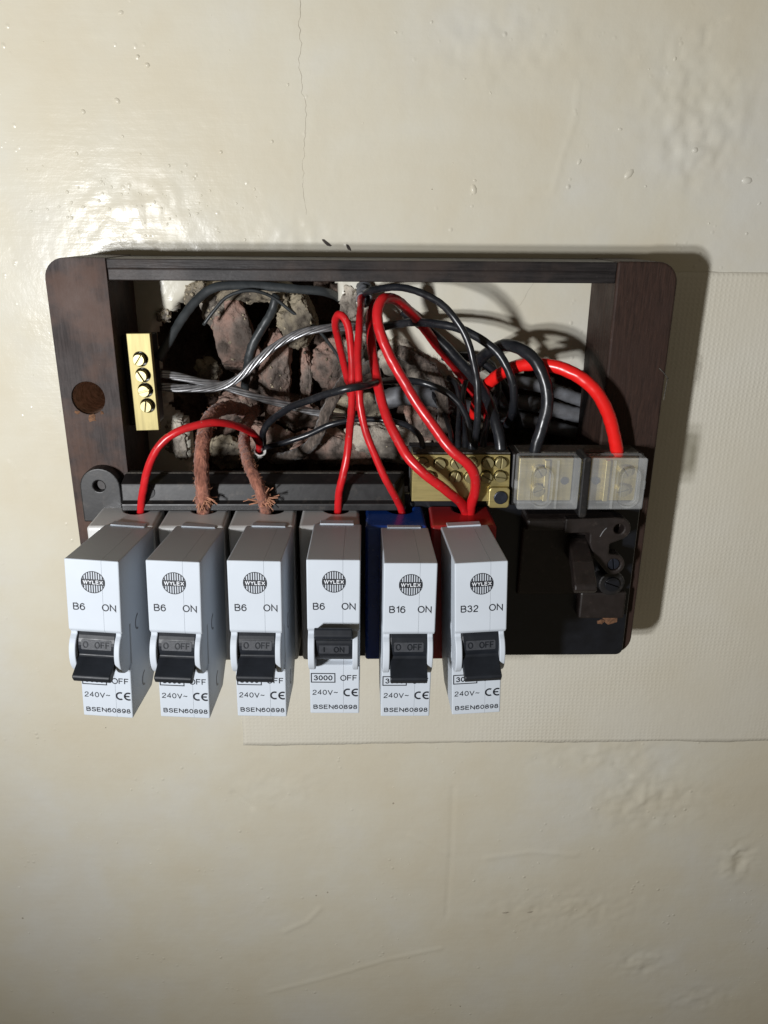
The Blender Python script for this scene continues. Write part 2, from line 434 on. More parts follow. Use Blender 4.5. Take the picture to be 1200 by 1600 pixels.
HOLE = [(p[0], p[2]) for p in [(-89.3, 0, -37.3), (-83.9, 0, -35.2), (-79.9, 0, -33.0), (-76.3, 0, -28.8), (-72.7, 0, -24.5), (-67.6, 0, -20.3), (-40.0, 0, -18.6), (-10.9, 0, -20.0), (-9.4, 0, -30.5), (-5.6, 0, -35.8), (4.7, 0, -39.8), (10.6, 0, -46.1), (23.0, 0, -51.6), (34.6, 0, -61.9), (42.2, 0, -67.9), (54.7, 0, -66.1), (74.4, 0, -59.8), (98.7, 0, -60.3), (112.3, 0, -66.0), (119.3, 0, -117.3), (9.4, 0, -117.9), (-70.8, 0, -117.3), (-78.3, 0, -107.3), (-79.2, 0, -95.8), (-80.6, 0, -84.5), (-87.5, 0, -78.1), (-90.5, 0, -66.6), (-91.8, 0, -49.8)]]
GX0, GX1, GZ0, GZ1, ST = -330, 330, -560, 170, 1.25
gx = np.arange(GX0, GX1 + .01, ST); gz = np.arange(GZ0, GZ1 + .01, ST)
X, Z = np.meshgrid(gx, gz)
H = .9 * vnoise(X, Z, 85, 1) + .35 * vnoise(X, Z, 30, 2) + .10 * vnoise(X, Z, 9, 3) + .05 * vnoise(X, Z, 3.6, 4)
H += .04 * vnoise(X, Z * 6, 40, 5) + .07 * np.maximum(0, vnoise(X, Z, 14, 41)) * vnoise(X, Z, 2.6, 42) * 4
def blob(cx, cz, rx, rz): return np.exp(-(((X - cx) / rx) ** 2 + ((Z - cz) / rz) ** 2))
rough_spots = [(130.7, 0, 49.5), (135.9, 0, 30.9), (211.2, 0, -337.8), (154.6, 0, -294.8), (52.8, 0, 66.4), (126.8, 0, -265.1), (115.3, 0, -371.5), (165.3, 0, -414.8), (204.5, 0, -444.6), (-44.3, 0, -283.8), (-91.5, 0, 4.7), (-26.1, 0, -3.5)]
for (cx, d_, cz), rx, rz, amp in zip(rough_spots, (22, 14, 9, 28, 30, 34, 40, 16, 24, 20, 24, 16), (22, 14, 12, 16, 16, 8, 14, 10, 10, 12, 14, 6), (1.0, 1.0, 2.2, 1.2, .6, .9, .9, 1.3, .8, .6, .5, .9)):
    H += blob(cx, cz, rx, rz) * amp * (vnoise(X, Z, 5.5, 11) + .6 * vnoise(X, Z, 2.6, 12))
ridges = [([(p[0], p[2]) for p in [(85.3, 0, 53.5), (84.8, 0, 39.8), (81.2, 0, 28.0), (78.1, 0, 13.5)]], .9, .22),
          ([(p[0], p[2]) for p in [(133.3, 0, 67.0), (133.1, 0, 73.5), (140.7, 0, 76.2)]], .7, -.5),
          ([(p[0], p[2]) for p in [(48.1, 0, -285.0), (48.3, 0, -328.5), (47.7, 0, -375.1)]], .8, -.35),
          ([(p[0], p[2]) for p in [(-57.3, 0, -433.4), (-26.5, 0, -423.7), (11.7, 0, -409.1), (45.6, 0, -399.7)]], 1.2, .35),
          ([(p[0], p[2]) for p in [(-70.1, 0, -287.7), (-61.3, 0, -297.1)]], 1.6, -.7),
          ([(p[0], p[2]) for p in [(25.1, 0, -317.0), (46.9, 0, -330.7)]], 1.2, .3),
          ([(p[0], p[2]) for p in [(48.0, 0, 12.5), (61.3, 0, 11.9), (74.5, 0, 12.7)]], .7, -.2),
          ([(p[0], p[2]) for p in [(68.6, 0, -333.3), (93.6, 0, -329.2), (119.1, 0, -331.8)]], 1.5, .35),
          ([(p[0], p[2]) for p in [(-46.1, 0, -385.5), (-32.9, 0, -378.5), (-25.4, 0, -369.0)]], 1.4, .4),
          ([(p[0], p[2]) for p in [(134.4, 0, -271.4), (143.9, 0, -278.5)]], 1.0, -.6),
          ([(p[0], p[2]) for p in [(-162.4, 0, -101.9), (-155.7, 0, -111.7)]], .8, .35)]
for pts, w, amp in ridges: H += amp * np.exp(-(segdist(X, Z, pts) / w) ** 2)
CRACK = [(p[0], p[2]) for p in [(-23.8, 0, 80.4), (-24.5, 0, 71.9), (-24.2, 0, 64.4), (-25.3, 0, 60.6), (-24.5, 0, 54.5), (-24.1, 0, 48.9), (-22.5, 0, 44.4), (-23.5, 0, 36.4), (-24.3, 0, 25.8), (-24.8, 0, 15.1), (-23.8, 0, 4.0)]]
CRACK2 = [(p[0], p[2]) for p in [(73.8, 0, -21.0), (70.6, 0, -26.1), (67.4, 0, -31.7), (65.8, 0, -33.3)]]
H -= .06 * np.exp(-(segdist(X, Z, CRACK) / 1.2) ** 2)
edge = segdist(X, Z, HOLE + HOLE[:1]); H -= 1.6 * np.exp(-edge / 3.0) * (.6 + vnoise(X, Z, 4, 21))
near_box = np.exp(-(np.maximum(np.abs(X) - 122, 0) ** 2 + np.maximum(np.abs(Z + 97) - 86, 0) ** 2) / 30.0)
H = np.where((np.abs(X) > 95) | (Z > -22), H * (1 - near_box) + np.minimum(H, .2) * near_box, H)
nx, nz = len(gx), len(gz)
co = np.stack([X * .001, -H * .001, Z * .001], -1).reshape(-1, 3)
jx = X + 3.2 * vnoise(X, Z, 5, 31) + 1.6 * vnoise(X, Z, 2.4, 32); jz = Z + 3.2 * vnoise(X, Z, 5, 33) + 1.6 * vnoise(X, Z, 2.4, 34)
ins = inside(jx, jz, HOLE)
ii = np.arange(nx * nz).reshape(nz, nx)
keep = ~(ins[:-1, :-1] & ins[1:, :-1] & ins[:-1, 1:] & ins[1:, 1:])
F = np.stack([ii[:-1, :-1][keep], ii[:-1, 1:][keep], ii[1:, 1:][keep], ii[1:, :-1][keep]], -1)
# thickness at the broken edge: pull the rim vertices that are inside back into the wall
co[ins.reshape(-1), 1] += .007
wm = bpy.data.meshes.new("wall"); wm.vertices.add(len(co)); wm.vertices.foreach_set("co", co.ravel())
wm.loops.add(len(F) * 4); wm.loops.foreach_set("vertex_index", F.ravel().astype(np.int32))
wm.polygons.add(len(F)); wm.polygons.foreach_set("loop_start", np.arange(0, len(F) * 4, 4, dtype=np.int32))
wm.polygons.foreach_set("use_smooth", np.ones(len(F), bool)); wm.update(calc_edges=True); wm.validate()
wm.materials.append(M['wall'])
wall = tag(link(bpy.data.objects.new("wall", wm)), "cream gloss painted plaster wall, cracked and bumpy", kind="structure")

def hgt(x, z):
    i = int(round((x - GX0) / ST)); j = int(round((z - GZ0) / ST)); return float(H[j, i])

def ribbon(name, pts, w, mat, seed, jit=.5):
    rng = random.Random(seed); bm = bmesh.new(); fine = []
    for (ax, az), (bx, bz) in zip(pts, pts[1:]):
        n = max(2, int(math.hypot(bx - ax, bz - az) / 1.4))
        for k in range(n): fine.append((ax + (bx - ax) * k / n + rng.uniform(-jit, jit), az + (bz - az) * k / n))
    fine.append(pts[-1]); prev = None
    for i, (x, z) in enumerate(fine):
        ww = w * rng.uniform(.35, 1.2) * (1 - .7 * i / len(fine)); d = hgt(x, z) + .10
        cur = (bm.verts.new(V((x - ww, d, z))), bm.verts.new(V((x + ww, d, z))))
        if prev: bm.faces.new((prev[0], prev[1], cur[1], cur[0]))
        prev = cur
    return obj(name, bm, mat, wall)
ribbon("crack", CRACK, .085, M['crack'], 3)
ribbon("crack", CRACK2, .10, M['crack'], 4, .3)

CRUMB = []
def lump(name, c, size, seed, mat, parent, boxy=.5, rough=.35, rot=(0, 0, 0), sub=5):
    """a broken block: a rounded box cut by random fracture planes, then roughened"""
    bm = bmesh.new(); bmesh.ops.create_icosphere(bm, subdivisions=sub if max(size) > 8 else 4, radius=1); rng = random.Random(seed * 17)
    planes = [(Vector((rng.gauss(0, 1), rng.gauss(0, 1), rng.gauss(0, 1))).normalized(), rng.uniform(.62, .98)) for _ in range(11)]
    rm = Matrix.Rotation(R(rot[1]), 3, 'Y') @ Matrix.Rotation(R(rot[0]), 3, 'X') @ Matrix.Rotation(R(rot[2]), 3, 'Z')
    for v in bm.verts:
        n = v.co.copy(); m = max(abs(n.x), abs(n.y), abs(n.z)); q = n.lerp(n / m, boxy)
        q *= 1 + rough * .7 * noise.fractal(n * 1.4 + Vector((seed * 7.3, 0, 0)), 1.0, 2.0, 3)
        for pn, pd in planes:
            k = q.dot(pn) - pd
            if k > 0: q -= pn * k * .92
        q = Vector((q.x * size[0], q.y * size[1], q.z * size[2])); w = q * .42 + Vector((seed * 5.1, 0, 0))
        q += n * (1.0 * noise.fractal(w, .7, 2.1, 5) - 1.8 * max(0, noise.noise(w * .55) - .15))
        v.co = (rm @ q) * .001
    bm.normal_update()
    for v in rng.sample(list(bm.verts), 40):
        if v.normal.y < .3: CRUMB.append((V(c) + v.co, rng.uniform(.25, .9)))
    o = obj(name, bm, mat, parent, smooth=True); o.location = V(c); return o

# dark cavity behind the hole
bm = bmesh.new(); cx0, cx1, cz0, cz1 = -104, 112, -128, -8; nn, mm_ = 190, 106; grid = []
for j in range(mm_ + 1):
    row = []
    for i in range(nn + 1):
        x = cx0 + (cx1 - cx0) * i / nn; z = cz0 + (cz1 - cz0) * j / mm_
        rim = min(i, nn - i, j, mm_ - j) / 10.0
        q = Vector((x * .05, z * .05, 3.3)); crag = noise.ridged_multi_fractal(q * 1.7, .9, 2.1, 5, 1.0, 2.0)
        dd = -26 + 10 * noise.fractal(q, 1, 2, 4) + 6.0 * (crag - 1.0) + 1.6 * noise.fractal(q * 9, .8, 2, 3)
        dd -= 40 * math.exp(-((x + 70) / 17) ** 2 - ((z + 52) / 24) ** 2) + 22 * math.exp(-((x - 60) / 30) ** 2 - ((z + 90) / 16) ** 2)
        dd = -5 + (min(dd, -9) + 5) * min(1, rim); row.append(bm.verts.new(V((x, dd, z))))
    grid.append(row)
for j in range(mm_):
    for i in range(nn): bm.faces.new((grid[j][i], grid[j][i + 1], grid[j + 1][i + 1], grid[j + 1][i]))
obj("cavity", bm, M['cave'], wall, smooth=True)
def A1(p): return p
for name, c, size, seed, mat, boxy, rough, rot in (
    ("brick", [(-56.4, -12, -48.0)][0], (10, 11, 20), 1, 'brick', .7, .3, (0, -20, 0)),
    ("brick", [(-41.0, -12, -65.8)][0], (7.5, 10, 22), 2, 'brick', .8, .2, (0, 4, 0)),
    ("brick", [(-13.2, -14, -59.0)][0], (10, 10, 12), 3, 'brick', .6, .28, (0, 16, 0)),
    ("brick", [(-27.0, -20, -67.2)][0], (3.2, 8, 17), 4, 'brick', .7, .2, (0, 3, 0)),
    ("brick", [(-14.3, -4, -96.8)][0], (20, 10, 10), 5, 'brick', .5, .35, (0, -6, 0)),
    ("brick", [(9.3, -4, -93.7)][0], (21, 10, 9), 6, 'plaster', .5, .35, (0, 5, 0)),
    ("brick", [(28.6, -8, -84.1)][0], (12, 9, 9), 7, 'brick', .5, .35, (0, 12, 0)),
    ("brick", [(-43.5, -15, -96.7)][0], (14, 9, 10), 8, 'brick', .5, .4, (0, 12, 0)),
    ("brick", [(-59.4, -20, -82.5)][0], (11, 9, 8), 9, 'brick', .4, .4, (0, 0, 0)),
    ("brick", [(-65.2, -12, -100.6)][0], (9, 8, 8), 10, 'mortar', .4, .45, (0, 0, 0)),
    ("brick", [(-61.1, -10, -37.2)][0], (8, 9, 9), 31, 'plaster', .5, .4, (0, -25, 0)),
    ("brick", [(-51.6, -24, -71.0)][0], (8, 9, 14), 32, 'brick', .6, .3, (0, -8, 0)),
    ("brick", [(-30.1, -22, -85.9)][0], (16, 9, 10), 33, 'brick', .5, .4, (0, 10, 0)),
    ("brick", [(-2.5, -18, -81.9)][0], (14, 9, 10), 34, 'mortar', .5, .4, (0, -12, 0)),
    ("brick", [(-2.4, -14, -52.9)][0], (9, 8, 10), 35, 'plaster', .5, .4, (0, 12, 0)),
    ("mortar_lump", [(-28.0, -4, -39.9)][0], (9.5, 8, 12), 11, 'mortar', .72, .18, (0, -4, 0)),
    ("mortar_lump", [(-51.0, -8, -27.4)][0], (20, 7, 7), 12, 'mortar', .3, .5, (0, 0, 0)),
    ("mortar_lump", [(-64.7, -7, -31.4)][0], (6, 6, 8), 13, 'plaster', .3, .5, (0, 0, 0)),
    ("mortar_lump", [(-86.0, -1, -37.4)][0], (3.0, 3, 3.6), 14, 'plaster', .3, .3, (0, 0, 0)),
    ("mortar_lump", [(-73.4, -2, -27.9)][0], (4.5, 4, 6), 15, 'mortar', .3, .6, (0, 30, 0)),
    ("mortar_lump", [(-71.5, -20, -64.9)][0], (6, 6, 7), 16, 'mortar', .2, .4, (0, 0, 0)),
    ("mortar_lump", [(20.5, -5, -55.7)][0], (15, 7, 10), 17, 'plaster', .3, .5, (0, 25, 0)),
    ("mortar_lump", [(38.4, -8, -67.7)][0], (8, 6, 6), 18, 'plaster', .3, .5, (0, 10, 0)),
    ("mortar_lump", [(-5.6, -3, -30.7)][0], (4.5, 5, 9), 19, 'plaster', .3, .45, (0, 0, 0)),
    ("mortar_lump", [(51.7, -10, -83.0)][0], (9, 6, 10), 20, 'mortar', .3, .5, (0, 0, 0)),
    ("mortar_lump", [(-70.4, -22, -73.7)][0], (4, 4, 4), 21, 'brick', .3, .4, (0, 0, 0)),
    ("mortar_lump", [(-85.4, -1.5, -93.2)][0], (5.2, 2.5, 11), 22, 'plaster', .6, .2, (0, -6, 0)),
):
    lump(name, c, size, seed, M[mat], wall, boxy, rough, rot)
bm = bmesh.new(); rng = random.Random(77)
for p, sz in CRUMB:
    g = bmesh.ops.create_icosphere(bm, subdivisions=1, radius=sz * .001)
    for v in g['verts']: v.co = v.co * rng.uniform(.6, 1.25) + p
tag(obj("rubble_crumbs", bm, M['mortar'], wall), kind="stuff")
# little paint pimples and nibs on the wall, and dark chips
bm = bmesh.new(); rng = random.Random(8)
spots = [(p[0], p[2], s) for p, s in zip([(-83.9, 0, 57.8), (-96.8, 0, 45.2), (-110.5, 0, 41.2), (-92.2, 0, 75.3), (-87.1, 0, 60.8), (-36.7, 0, 31.3), (-78.5, 0, 22.0), (-57.4, 0, 27.2), (-74.3, 0, -10.1), (-114.9, 0, 26.1), (-120.5, 0, 11.8), (-119.9, 0, 2.0), (134.8, 0, 29.7), (122.5, 0, 62.4), (45.3, 0, 14.2), (45.6, 0, 17.6), (109.0, 0, 20.6), (158.5, 0, 18.6), (88.0, 0, 25.0), (161.7, 0, -2.1)], (1.3, 1.2, 1.1, .9, .7, .8, .8, .9, .7, .8, .8, .9, 1.4, .7, 1.4, .6, 1.5, 1.6, .9, .7))]
for k in range(230):
    x = rng.uniform(-235, 260); z = rng.uniform(-440, 85)
    if abs(x) < 124 and -190 < z < -5: continue
    spots.append((x, z, rng.choice((.25, .3, .35, .4, .6))))
for k in range(70):
    x = rng.gauss(-92, 22); z = rng.gauss(8, 9)
    if z < -8 and x > -123: continue
    spots.append((x, z, rng.uniform(.25, .7)))
for x, z, s in spots:
    a = rng.uniform(0, 6.28); e = rng.uniform(.8, 1.8); d0 = hgt(x, z); rings = []
    for rr, hh in ((1, -.06), (.7, .22), (.32, .34)):
        rings.append([bm.verts.new(V((x + s * rr * (math.cos(t) * math.cos(a) * e - math.sin(t) * math.sin(a)), d0 + hh * s * 1.1,
                                      z + s * rr * (math.cos(t) * math.sin(a) * e + math.sin(t) * math.cos(a))))) for t in [k * math.pi / 4 for k in range(8)]])
    for r0, r1 in zip(rings, rings[1:]):
        for k in range(8): bm.faces.new((r0[k], r0[(k + 1) % 8], r1[(k + 1) % 8], r1[k]))
    bm.faces.new(rings[-1])
tag(obj("paint_nibs", bm, M['wall'], wall, smooth=True), kind="stuff")
for p, w, h, a in zip([(-15.3, 0, -7.2), (-6.2, 0, -8.9), (88.0, 0, 25.0), (81.9, 0, -373.3), (96.0, 0, -373.6), (-133.6, 0, -245.3), (52.6, 0, -446.5), (58.5, 0, -447.7), (-187.4, 0, -447.3), (28.1, 0, 14.1), (172.4, 0, -131.9)], (5.2, 3.6, 1.0, 4.4, 4.0, .8, .8, .9, .7, .6, 1.2), (1.5, 1.4, .6, 1.1, 1.0, .6, 1.0, 1.1, .6, .5, .8), (-35, -50, 40, 3, 5, 30, -40, 80, 0, 0, 30)):
    bm = bmesh.new(); rng = random.Random(int(w * 100 + a)); ca, sa = math.cos(R(a)), math.sin(R(a)); ring = []
    for k in range(14):
        t = 2 * math.pi * k / 14; q = rng.uniform(.65, 1.1); u = w * .5 * q * math.cos(t); v = h * .5 * q * math.sin(t)
        x = p[0] + u * ca - v * sa; z = p[2] + u * sa + v * ca; ring.append(bm.verts.new(V((x, hgt(x, z) + .12, z))))
    c = bm.verts.new(V((p[0], hgt(p[0], p[2]) + .3, p[2])))
    for k in range(14): bm.faces.new((ring[k], ring[(k + 1) % 14], c))
    obj("paint_chip", bm, M['chip'] if w > 2.5 and p[2] > -30 else M['crack'], wall)

# ------------------------------------------------------------------ canvas patch on the wall
bm = bmesh.new(); rng = random.Random(4)
rects = [(104, 320, -256.5, -17.6), (-63, 104, -256.5, -176)]
for x0, x1, z0, z1 in rects:
    nxs = int((x1 - x0) / 2); nzs = int((z1 - z0) / 2); g = []
    for j in range(nzs + 1):
        row = []
        for i in range(nxs + 1):
            x = x0 + (x1 - x0) * i / nxs; z = z0 + (z1 - z0) * j / nzs
            zz = z + (1.0 * noise.noise(Vector((x * .03, z * .2, 2))) + .4 * noise.noise(Vector((x * .2, z * .2, 7))) if j in (0, nzs) else 0)
            xx = x + (.6 * noise.noise(Vector((x, z * .08, 5))) if (i == 0 and x0 < 0) else 0)
            row.append(bm.verts.new(V((xx, hgt(x, z) + .30 + .06 * noise.noise(Vector((x * .05, z * .05, 9))), zz))))
        g.append(row)
    for j in range(nzs):
        for i in range(nxs): bm.faces.new((g[j][i], g[j][i + 1], g[j + 1][i + 1], g[j + 1][i]))
bmesh.ops.remove_doubles(bm, verts=bm.verts[:], dist=.0004)
canvas = obj("canvas_patch", bm, M['canvas'], smooth=True)
so = canvas.modifiers.new("thick", 'SOLIDIFY'); so.thickness = .00028; so.offset = -1
tag(canvas, "cream painted woven canvas patch stuck on the wall behind the fuse board", "canvas patch")

# ------------------------------------------------------------------ fuse board
board = tag(empty("fuse_board", (0, 0, -182.6)), "old dark wooden fuse board frame with black base and brass terminals", "fuse board")
BZ = Vector((0, 0, .1826))
def part(name, bm, mat, parent=None, **kw):
    """geometry given in wall coordinates, made a child of the board (or of a part of it)"""
    if parent is None: bmesh.ops.translate(bm, verts=bm.verts[:], vec=BZ)
    else: bmesh.ops.translate(bm, verts=bm.verts[:], vec=BZ)
    return obj(name, bm, mat, parent or board, **kw)

rad = 8
lp = [(-97, -12.2)] + circ(-120.3 + rad, -12.2 - rad, rad, 7, 90, 180) + circ(-120.3 + rad, -182.6 + rad, rad, 7, 180, 270) + [(-97, -182.6)]
bm = bmesh.new(); prism(bm, lp, 'xz', .8, 36, [circ(-109.5, -65.5, 6.6, 28)])
part("side_rail", bm, M['wood'], bevel=.9, segs=3)
rp = [(97.2, -182.6)] + circ(121 - rad, -182.6 + rad, rad, 7, 270, 360) + circ(121 - rad, -12.2 - rad, rad, 7, 0, 90) + [(97.2, -12.2)]
bm = bmesh.new(); prism(bm, rp, 'xz', .8, 36); right_rail = part("side_rail", bm, M['wood_r'], bevel=.9, segs=3)
right_rail["label"] = "browner right side rail with nicked edge"
bm = bmesh.new(); prism(bm, [(.8, -12.5), (35.2, -12.5), (35.6, -15.8), (35.0, -16.2), (35.0, -20.4), (.8, -20.4)], 'dz', -96.9, 97.1)
part("top_rail", bm, M['wood_t'], bevel=.5, segs=2, angle=20)
bm = bmesh.new(); box(bm, -96.9, 97.1, .8, 34.5, -182.3, -174); part("bottom_rail", bm, M['wood_t'], bevel=.5)
# bored hole lining with torn lip
bm = bmesh.new(); a = circ(-109.5, -65.5, 6.57, 28); n = len(a)
va = [bm.verts.new(V((x, 34.6, z))) for x, z in a]; vb = [bm.verts.new(V((x, 1.2, z))) for x, z in a]
for i in range(n): bm.faces.new((va[i], va[(i + 1) % n], vb[(i + 1) % n], vb[i]))
part("hole_lining", bm, M['hole'], smooth=True)
for sd, cx, cz, w, h in ((1, -108.9, -73.6, 3.6, 4.2), (2, -114.6, -71.2, 2.2, 2.0), (3, -104.8, -71.4, 1.8, 1.8), (4, -107, -94.4, 3.0, 1.0), (5, 109.0, -163.4, 7.5, 5.0), (6, 105.0, -164.5, 4, 3)):
    rng = random.Random(sd); bm = bmesh.new(); ring = []; dz_ = 39.05 if cx > 0 else 36.06
    for k in range(11):
        t = 2 * math.pi * k / 11; q = rng.uniform(.55, 1.1); ring.append(bm.verts.new(V((cx + w / 2 * q * math.cos(t), dz_, cz + h / 2 * q * math.sin(t)))))
    c = bm.verts.new(V((cx, dz_ + .45, cz + h * .2)))
    for k in range(11): bm.faces.new((ring[k], ring[(k + 1) % 11], c))
    part("splinter", bm, M['raw'])
# nicks on the right rail: pale scuffs
for pts in ([(118.0, 36.1, -52.7), (120.0, 36.1, -54.5), (122.2, 36.1, -57.0)], [(121.9, 36.1, -57.0), (121.6, 36.1, -62.2), (121.5, 36.1, -65.6)]):
    bm = bmesh.new(); sweep(bm, spline(pts, 1), .2, 6, .6, 3); part("scuff", bm, M['dust'], smooth=True)

# base moulding
bm = bmesh.new(); prism(bm, rrect(-112, 116.5, -181.4, -104, 3), 'xz', 30, 39.0); part("base_panel", bm, M['base'], bevel=.7, segs=3)
ep = circ(-107.2, -101.2, 8.2, 14, 0, 180) + [(-115.4, -116), (-99, -116)]
bm = bmesh.new(); prism(bm, ep, 'xz', 34, 41.5, [circ(-107.6, -100.6, 2.3, 16)]); ear = part("fixing_ear", bm, M['bake'], bevel=.6, segs=3)
bm = bmesh.new(); cyl(bm, (-107.6, -100.6), 2.25, 36.2, 38.4, 16); part("screw", bm, M['brown'], ear)
bm = bmesh.new(); prism(bm, [(33, -96.6), (37, -96.6), (44, -98.8), (44.4, -105.6), (46.4, -106.6), (46.4, -109.6), (33, -109.6)], 'dz', -98.0, 16.8)
for v in bm.verts:
    if v.co.x > .016 and v.co.y < -.042 and v.co.z > -.106: v.co.x -= .004
part("ridge_bar", bm, M['bake'], bevel=.5, segs=2, angle=20)
bm = bmesh.new(); box(bm, -98, 16, 34, 36.6, -96.55, -96.25); part("dust", bm, M['dust'])
for xx in (-87, -38):
    bm = bmesh.new(); cyl(bm, (xx, -102.2), 2.6, 43.6, 44.5, 20); part("moulding_mark", bm, M['bake'], bevel=.15)

# earth bar on the left inner side
bm = bmesh.new(); EB = Vector((-89.2, 0, -60.6))
srow = [(-.9, 9.6), (-.5, 3.2), (-.1, -2.9), (.2, -9.2)]
prism(bm, [(-4.7, -19.8), (4.7, -19.6), (4.7, 19.8), (-4.7, 19.7)], 'xz', 26.3, 29.5, [circ(x + .9, z, 2.9, 18) for x, z in srow])
bmesh.ops.rotate(bm, verts=bm.verts[:], cent=(0, 0, 0), matrix=Matrix.Rotation(R(-.3), 3, 'Y'))
bmesh.ops.translate(bm, verts=bm.verts[:], vec=EB * .001)
ebar = part("earth_bar", bm, M['brass_v'], bevel=.25)
bm = bmesh.new(); box(bm, -97, -84, 20.4, 25.5, -81, -40.4)
bm.clear(); box(bm, -97.0, -86.2, 12, 26.2, -79, -42.5); part("bar_carrier", bm, M['base'], bevel=.5)

def slotted(parent, c, r, d0, d1, ang, mat, slot=.55):
    """slotted cheese-head screw: two half heads with the slot between"""
    bm = bmesh.new(); cyl(bm, (0, 0), r, d0, d1 - r * .35, 20)
    for sgn in (0, 180):
        a0 = math.degrees(math.asin(slot * .42 / r)); pts = circ(0, 0, r * .985, 12, a0 + sgn, 180 - a0 + sgn)
        prism(bm, pts, 'xz', d1 - r * .35, d1)
    bmesh.ops.rotate(bm, verts=bm.verts[:], cent=(0, 0, 0), matrix=Matrix.Rotation(R(ang), 3, 'Y'))
    bmesh.ops.translate(bm, verts=bm.verts[:], vec=V((c[0], 0, c[1])))
    return part("screw", bm, mat, parent, bevel=.15)
for (x, z), a in zip(srow, (125, 60, 165, 100)):
    slotted(ebar, (EB.x + x + .8, EB.z + z), 2.3, 26.25, 32.6, a, M['brass_s'])

# neutral bar
bm = bmesh.new(); nscr = [(23.4, -88.6, 150), (30.2, -88.8, 40), (36.8, -88.7, 60), (42.9, -88.5, 145), (49.3, -88.3, 60), (54.4, -88.3, 92),
        (26.2, -94.2, 20), (36.5, -94.2, 105), (42.6, -94.4, 70), (49.0, -94.2, 30), (54.6, -94.0, 8)]
prism(bm, [(19.4, -104.8), (50.4, -104.8), (50.4, -106.8), (58.8, -106.8), (58.2, -85.4), (19.6, -85.4)], 'xz', 37.5, 48, [circ(x, z, 2.5, 14) for x, z, a in nscr])
nbar = part("neutral_bar", bm, M['brass'], bevel=.25)
bm = bmesh.new(); box(bm, 19.6, 58.4, 36.5, 46.8, -85.2, -84.7); part("bar_top_dirt", bm, M['dust'], nbar)
bm = bmesh.new(); box(bm, 18.6, 59.2, 32, 38, -108, -84.4); part("bar_carrier", bm, M['base'], bevel=.4)
for x, z, a in nscr: slotted(nbar, (x, z), 2.25, 38, 50.4, a, M['brass_s'])
bm = bmesh.new(); prism(bm, rrect(50.2, 58.6, -107.0, -98.4, 1.4), 'xz', 47.5, 50.2); tab = part("bar_tab", bm, M['brass'], nbar, bevel=.4)
bm = bmesh.new(); cyl(bm, (54.9, -102.4), 2.75, 50, 51.2, 22); part("rivet", bm, M['blued'], nbar, bevel=.3)

# main terminals with clear covers
bm = bmesh.new(); box(bm, 59.4, 112.4, 33, 47.5, -107, -85); term = part("terminal_block", bm, M['bake'], bevel=.8)
bm = bmesh.new(); box(bm, 62, 110, 36, 46.5, -84.95, -84.5); part("dust", bm, M['dust'], term)
bm = bmesh.new(); prism(bm, rrect(84.8, 88.2, -108.5, -83.2, 1.4), 'xz', 46, 58); part("divider", bm, M['bake'], term, bevel=.7, segs=3)
for cx0_, cx1_, sx_, pin in ((60.4, 84.4, 69.4, 80.0), (87.4, 110.4, 103.6, 92.6)):
    bm = bmesh.new(); box(bm, cx0_ + 1.2, cx1_ - 1.2, 47.2, 50.4, -103.8, -86); plate = part("terminal_plate", bm, M['brass'], bevel=.3)
    bm = bmesh.new(); box(bm, min(sx_, pin) - 1 + (3 if sx_ < pin else 4), min(sx_, pin) + 1 + (3 if sx_ < pin else 4), 50.4, 52.4, -103.5, -86.4); part("terminal_rib", bm, M['brass'], plate, bevel=.3)
    for zz, aa in ((-91.0, 55), (-98.8, 160)): slotted(plate, (sx_, zz), 2.5, 50, 53.2, aa, M['brass_s'])
    bm = bmesh.new(); cyl(bm, (pin, -95.2), 1.5, 50.3, 51.4, 16); part("pin", bm, M['blued'], plate)
    # cover: open-backed shell with a step and a raised stadium window
    bm = bmesh.new()
    fr_o = rrect(cx0_, cx1_, -105.2, -84.2, .8); fr_i = rrect(cx0_ + .9, cx1_ - .9, -104.3, -85.1, .6)
    prism(bm, fr_o, 'xz', 49.5, 56.0, [fr_i])
    st = circ(sx_, -91.2, 4.1, 10, 0, 180) + circ(sx_, -99.8, 4.1, 10, 180, 360)
    prism(bm, fr_o, 'xz', 56.0, 56.9, [st])
    sti = circ(sx_, -91.2, 3.2, 10, 0, 180) + circ(sx_, -99.8, 3.2, 10, 180, 360)
    prism(bm, st, 'xz', 56.0, 59.4, [sti]); prism(bm, sti, 'xz', 58.3, 59.0)
    xs = sx_ + 6 if sx_ < pin else sx_ - 6
    box(bm, xs - .4, xs + .4, 56.9, 57.8, -104.6, -84.8)
    xo = cx0_ if sx_ < pin else cx1_
    box(bm, xo - .9, xo + .9, 53, 55, -97.5, -94)
    cv = part("clear_cover", bm, M['clear'], term, bevel=.25)
    cv["label"] = "milky clear terminal cover"

# main switch
sw_pts = [(66.8, -112.6), (68.5, -110.8), (101.5, -110.2)] + circ(103.6, -115.4, 4.9, 10, 70, -75 + 0)[:] if False else None
bm = bmesh.new(); prism(bm, [(36, -110.6), (47, -110.6), (51, -111.8), (51, -116.4), (43, -118.6), (41, -150), (36, -152)], 'dz', 66.2, 99)
sw = part("main_switch", bm, M['brown'], bevel=1.2, segs=3, angle=25)
outl = [(81.5, -111.0), (101.8, -110.4)] + circ(103.8, -115.4, 4.8, 12, 100, -60)[1:] + [(100.6, -122), (100.8, -126.5)] + circ(103.4, -131.2, 4.5, 12, 110, -150)[1:] + [(94.5, -127.5), (92.2, -121.5), (92.0, -117.2), (81.5, -117.2)]
bm = bmesh.new(); prism(bm, outl, 'xz', 45, 52.4, [circ(103.8, -115.4, 2.1, 16), circ(103.4, -131.2, 2.6, 16)])
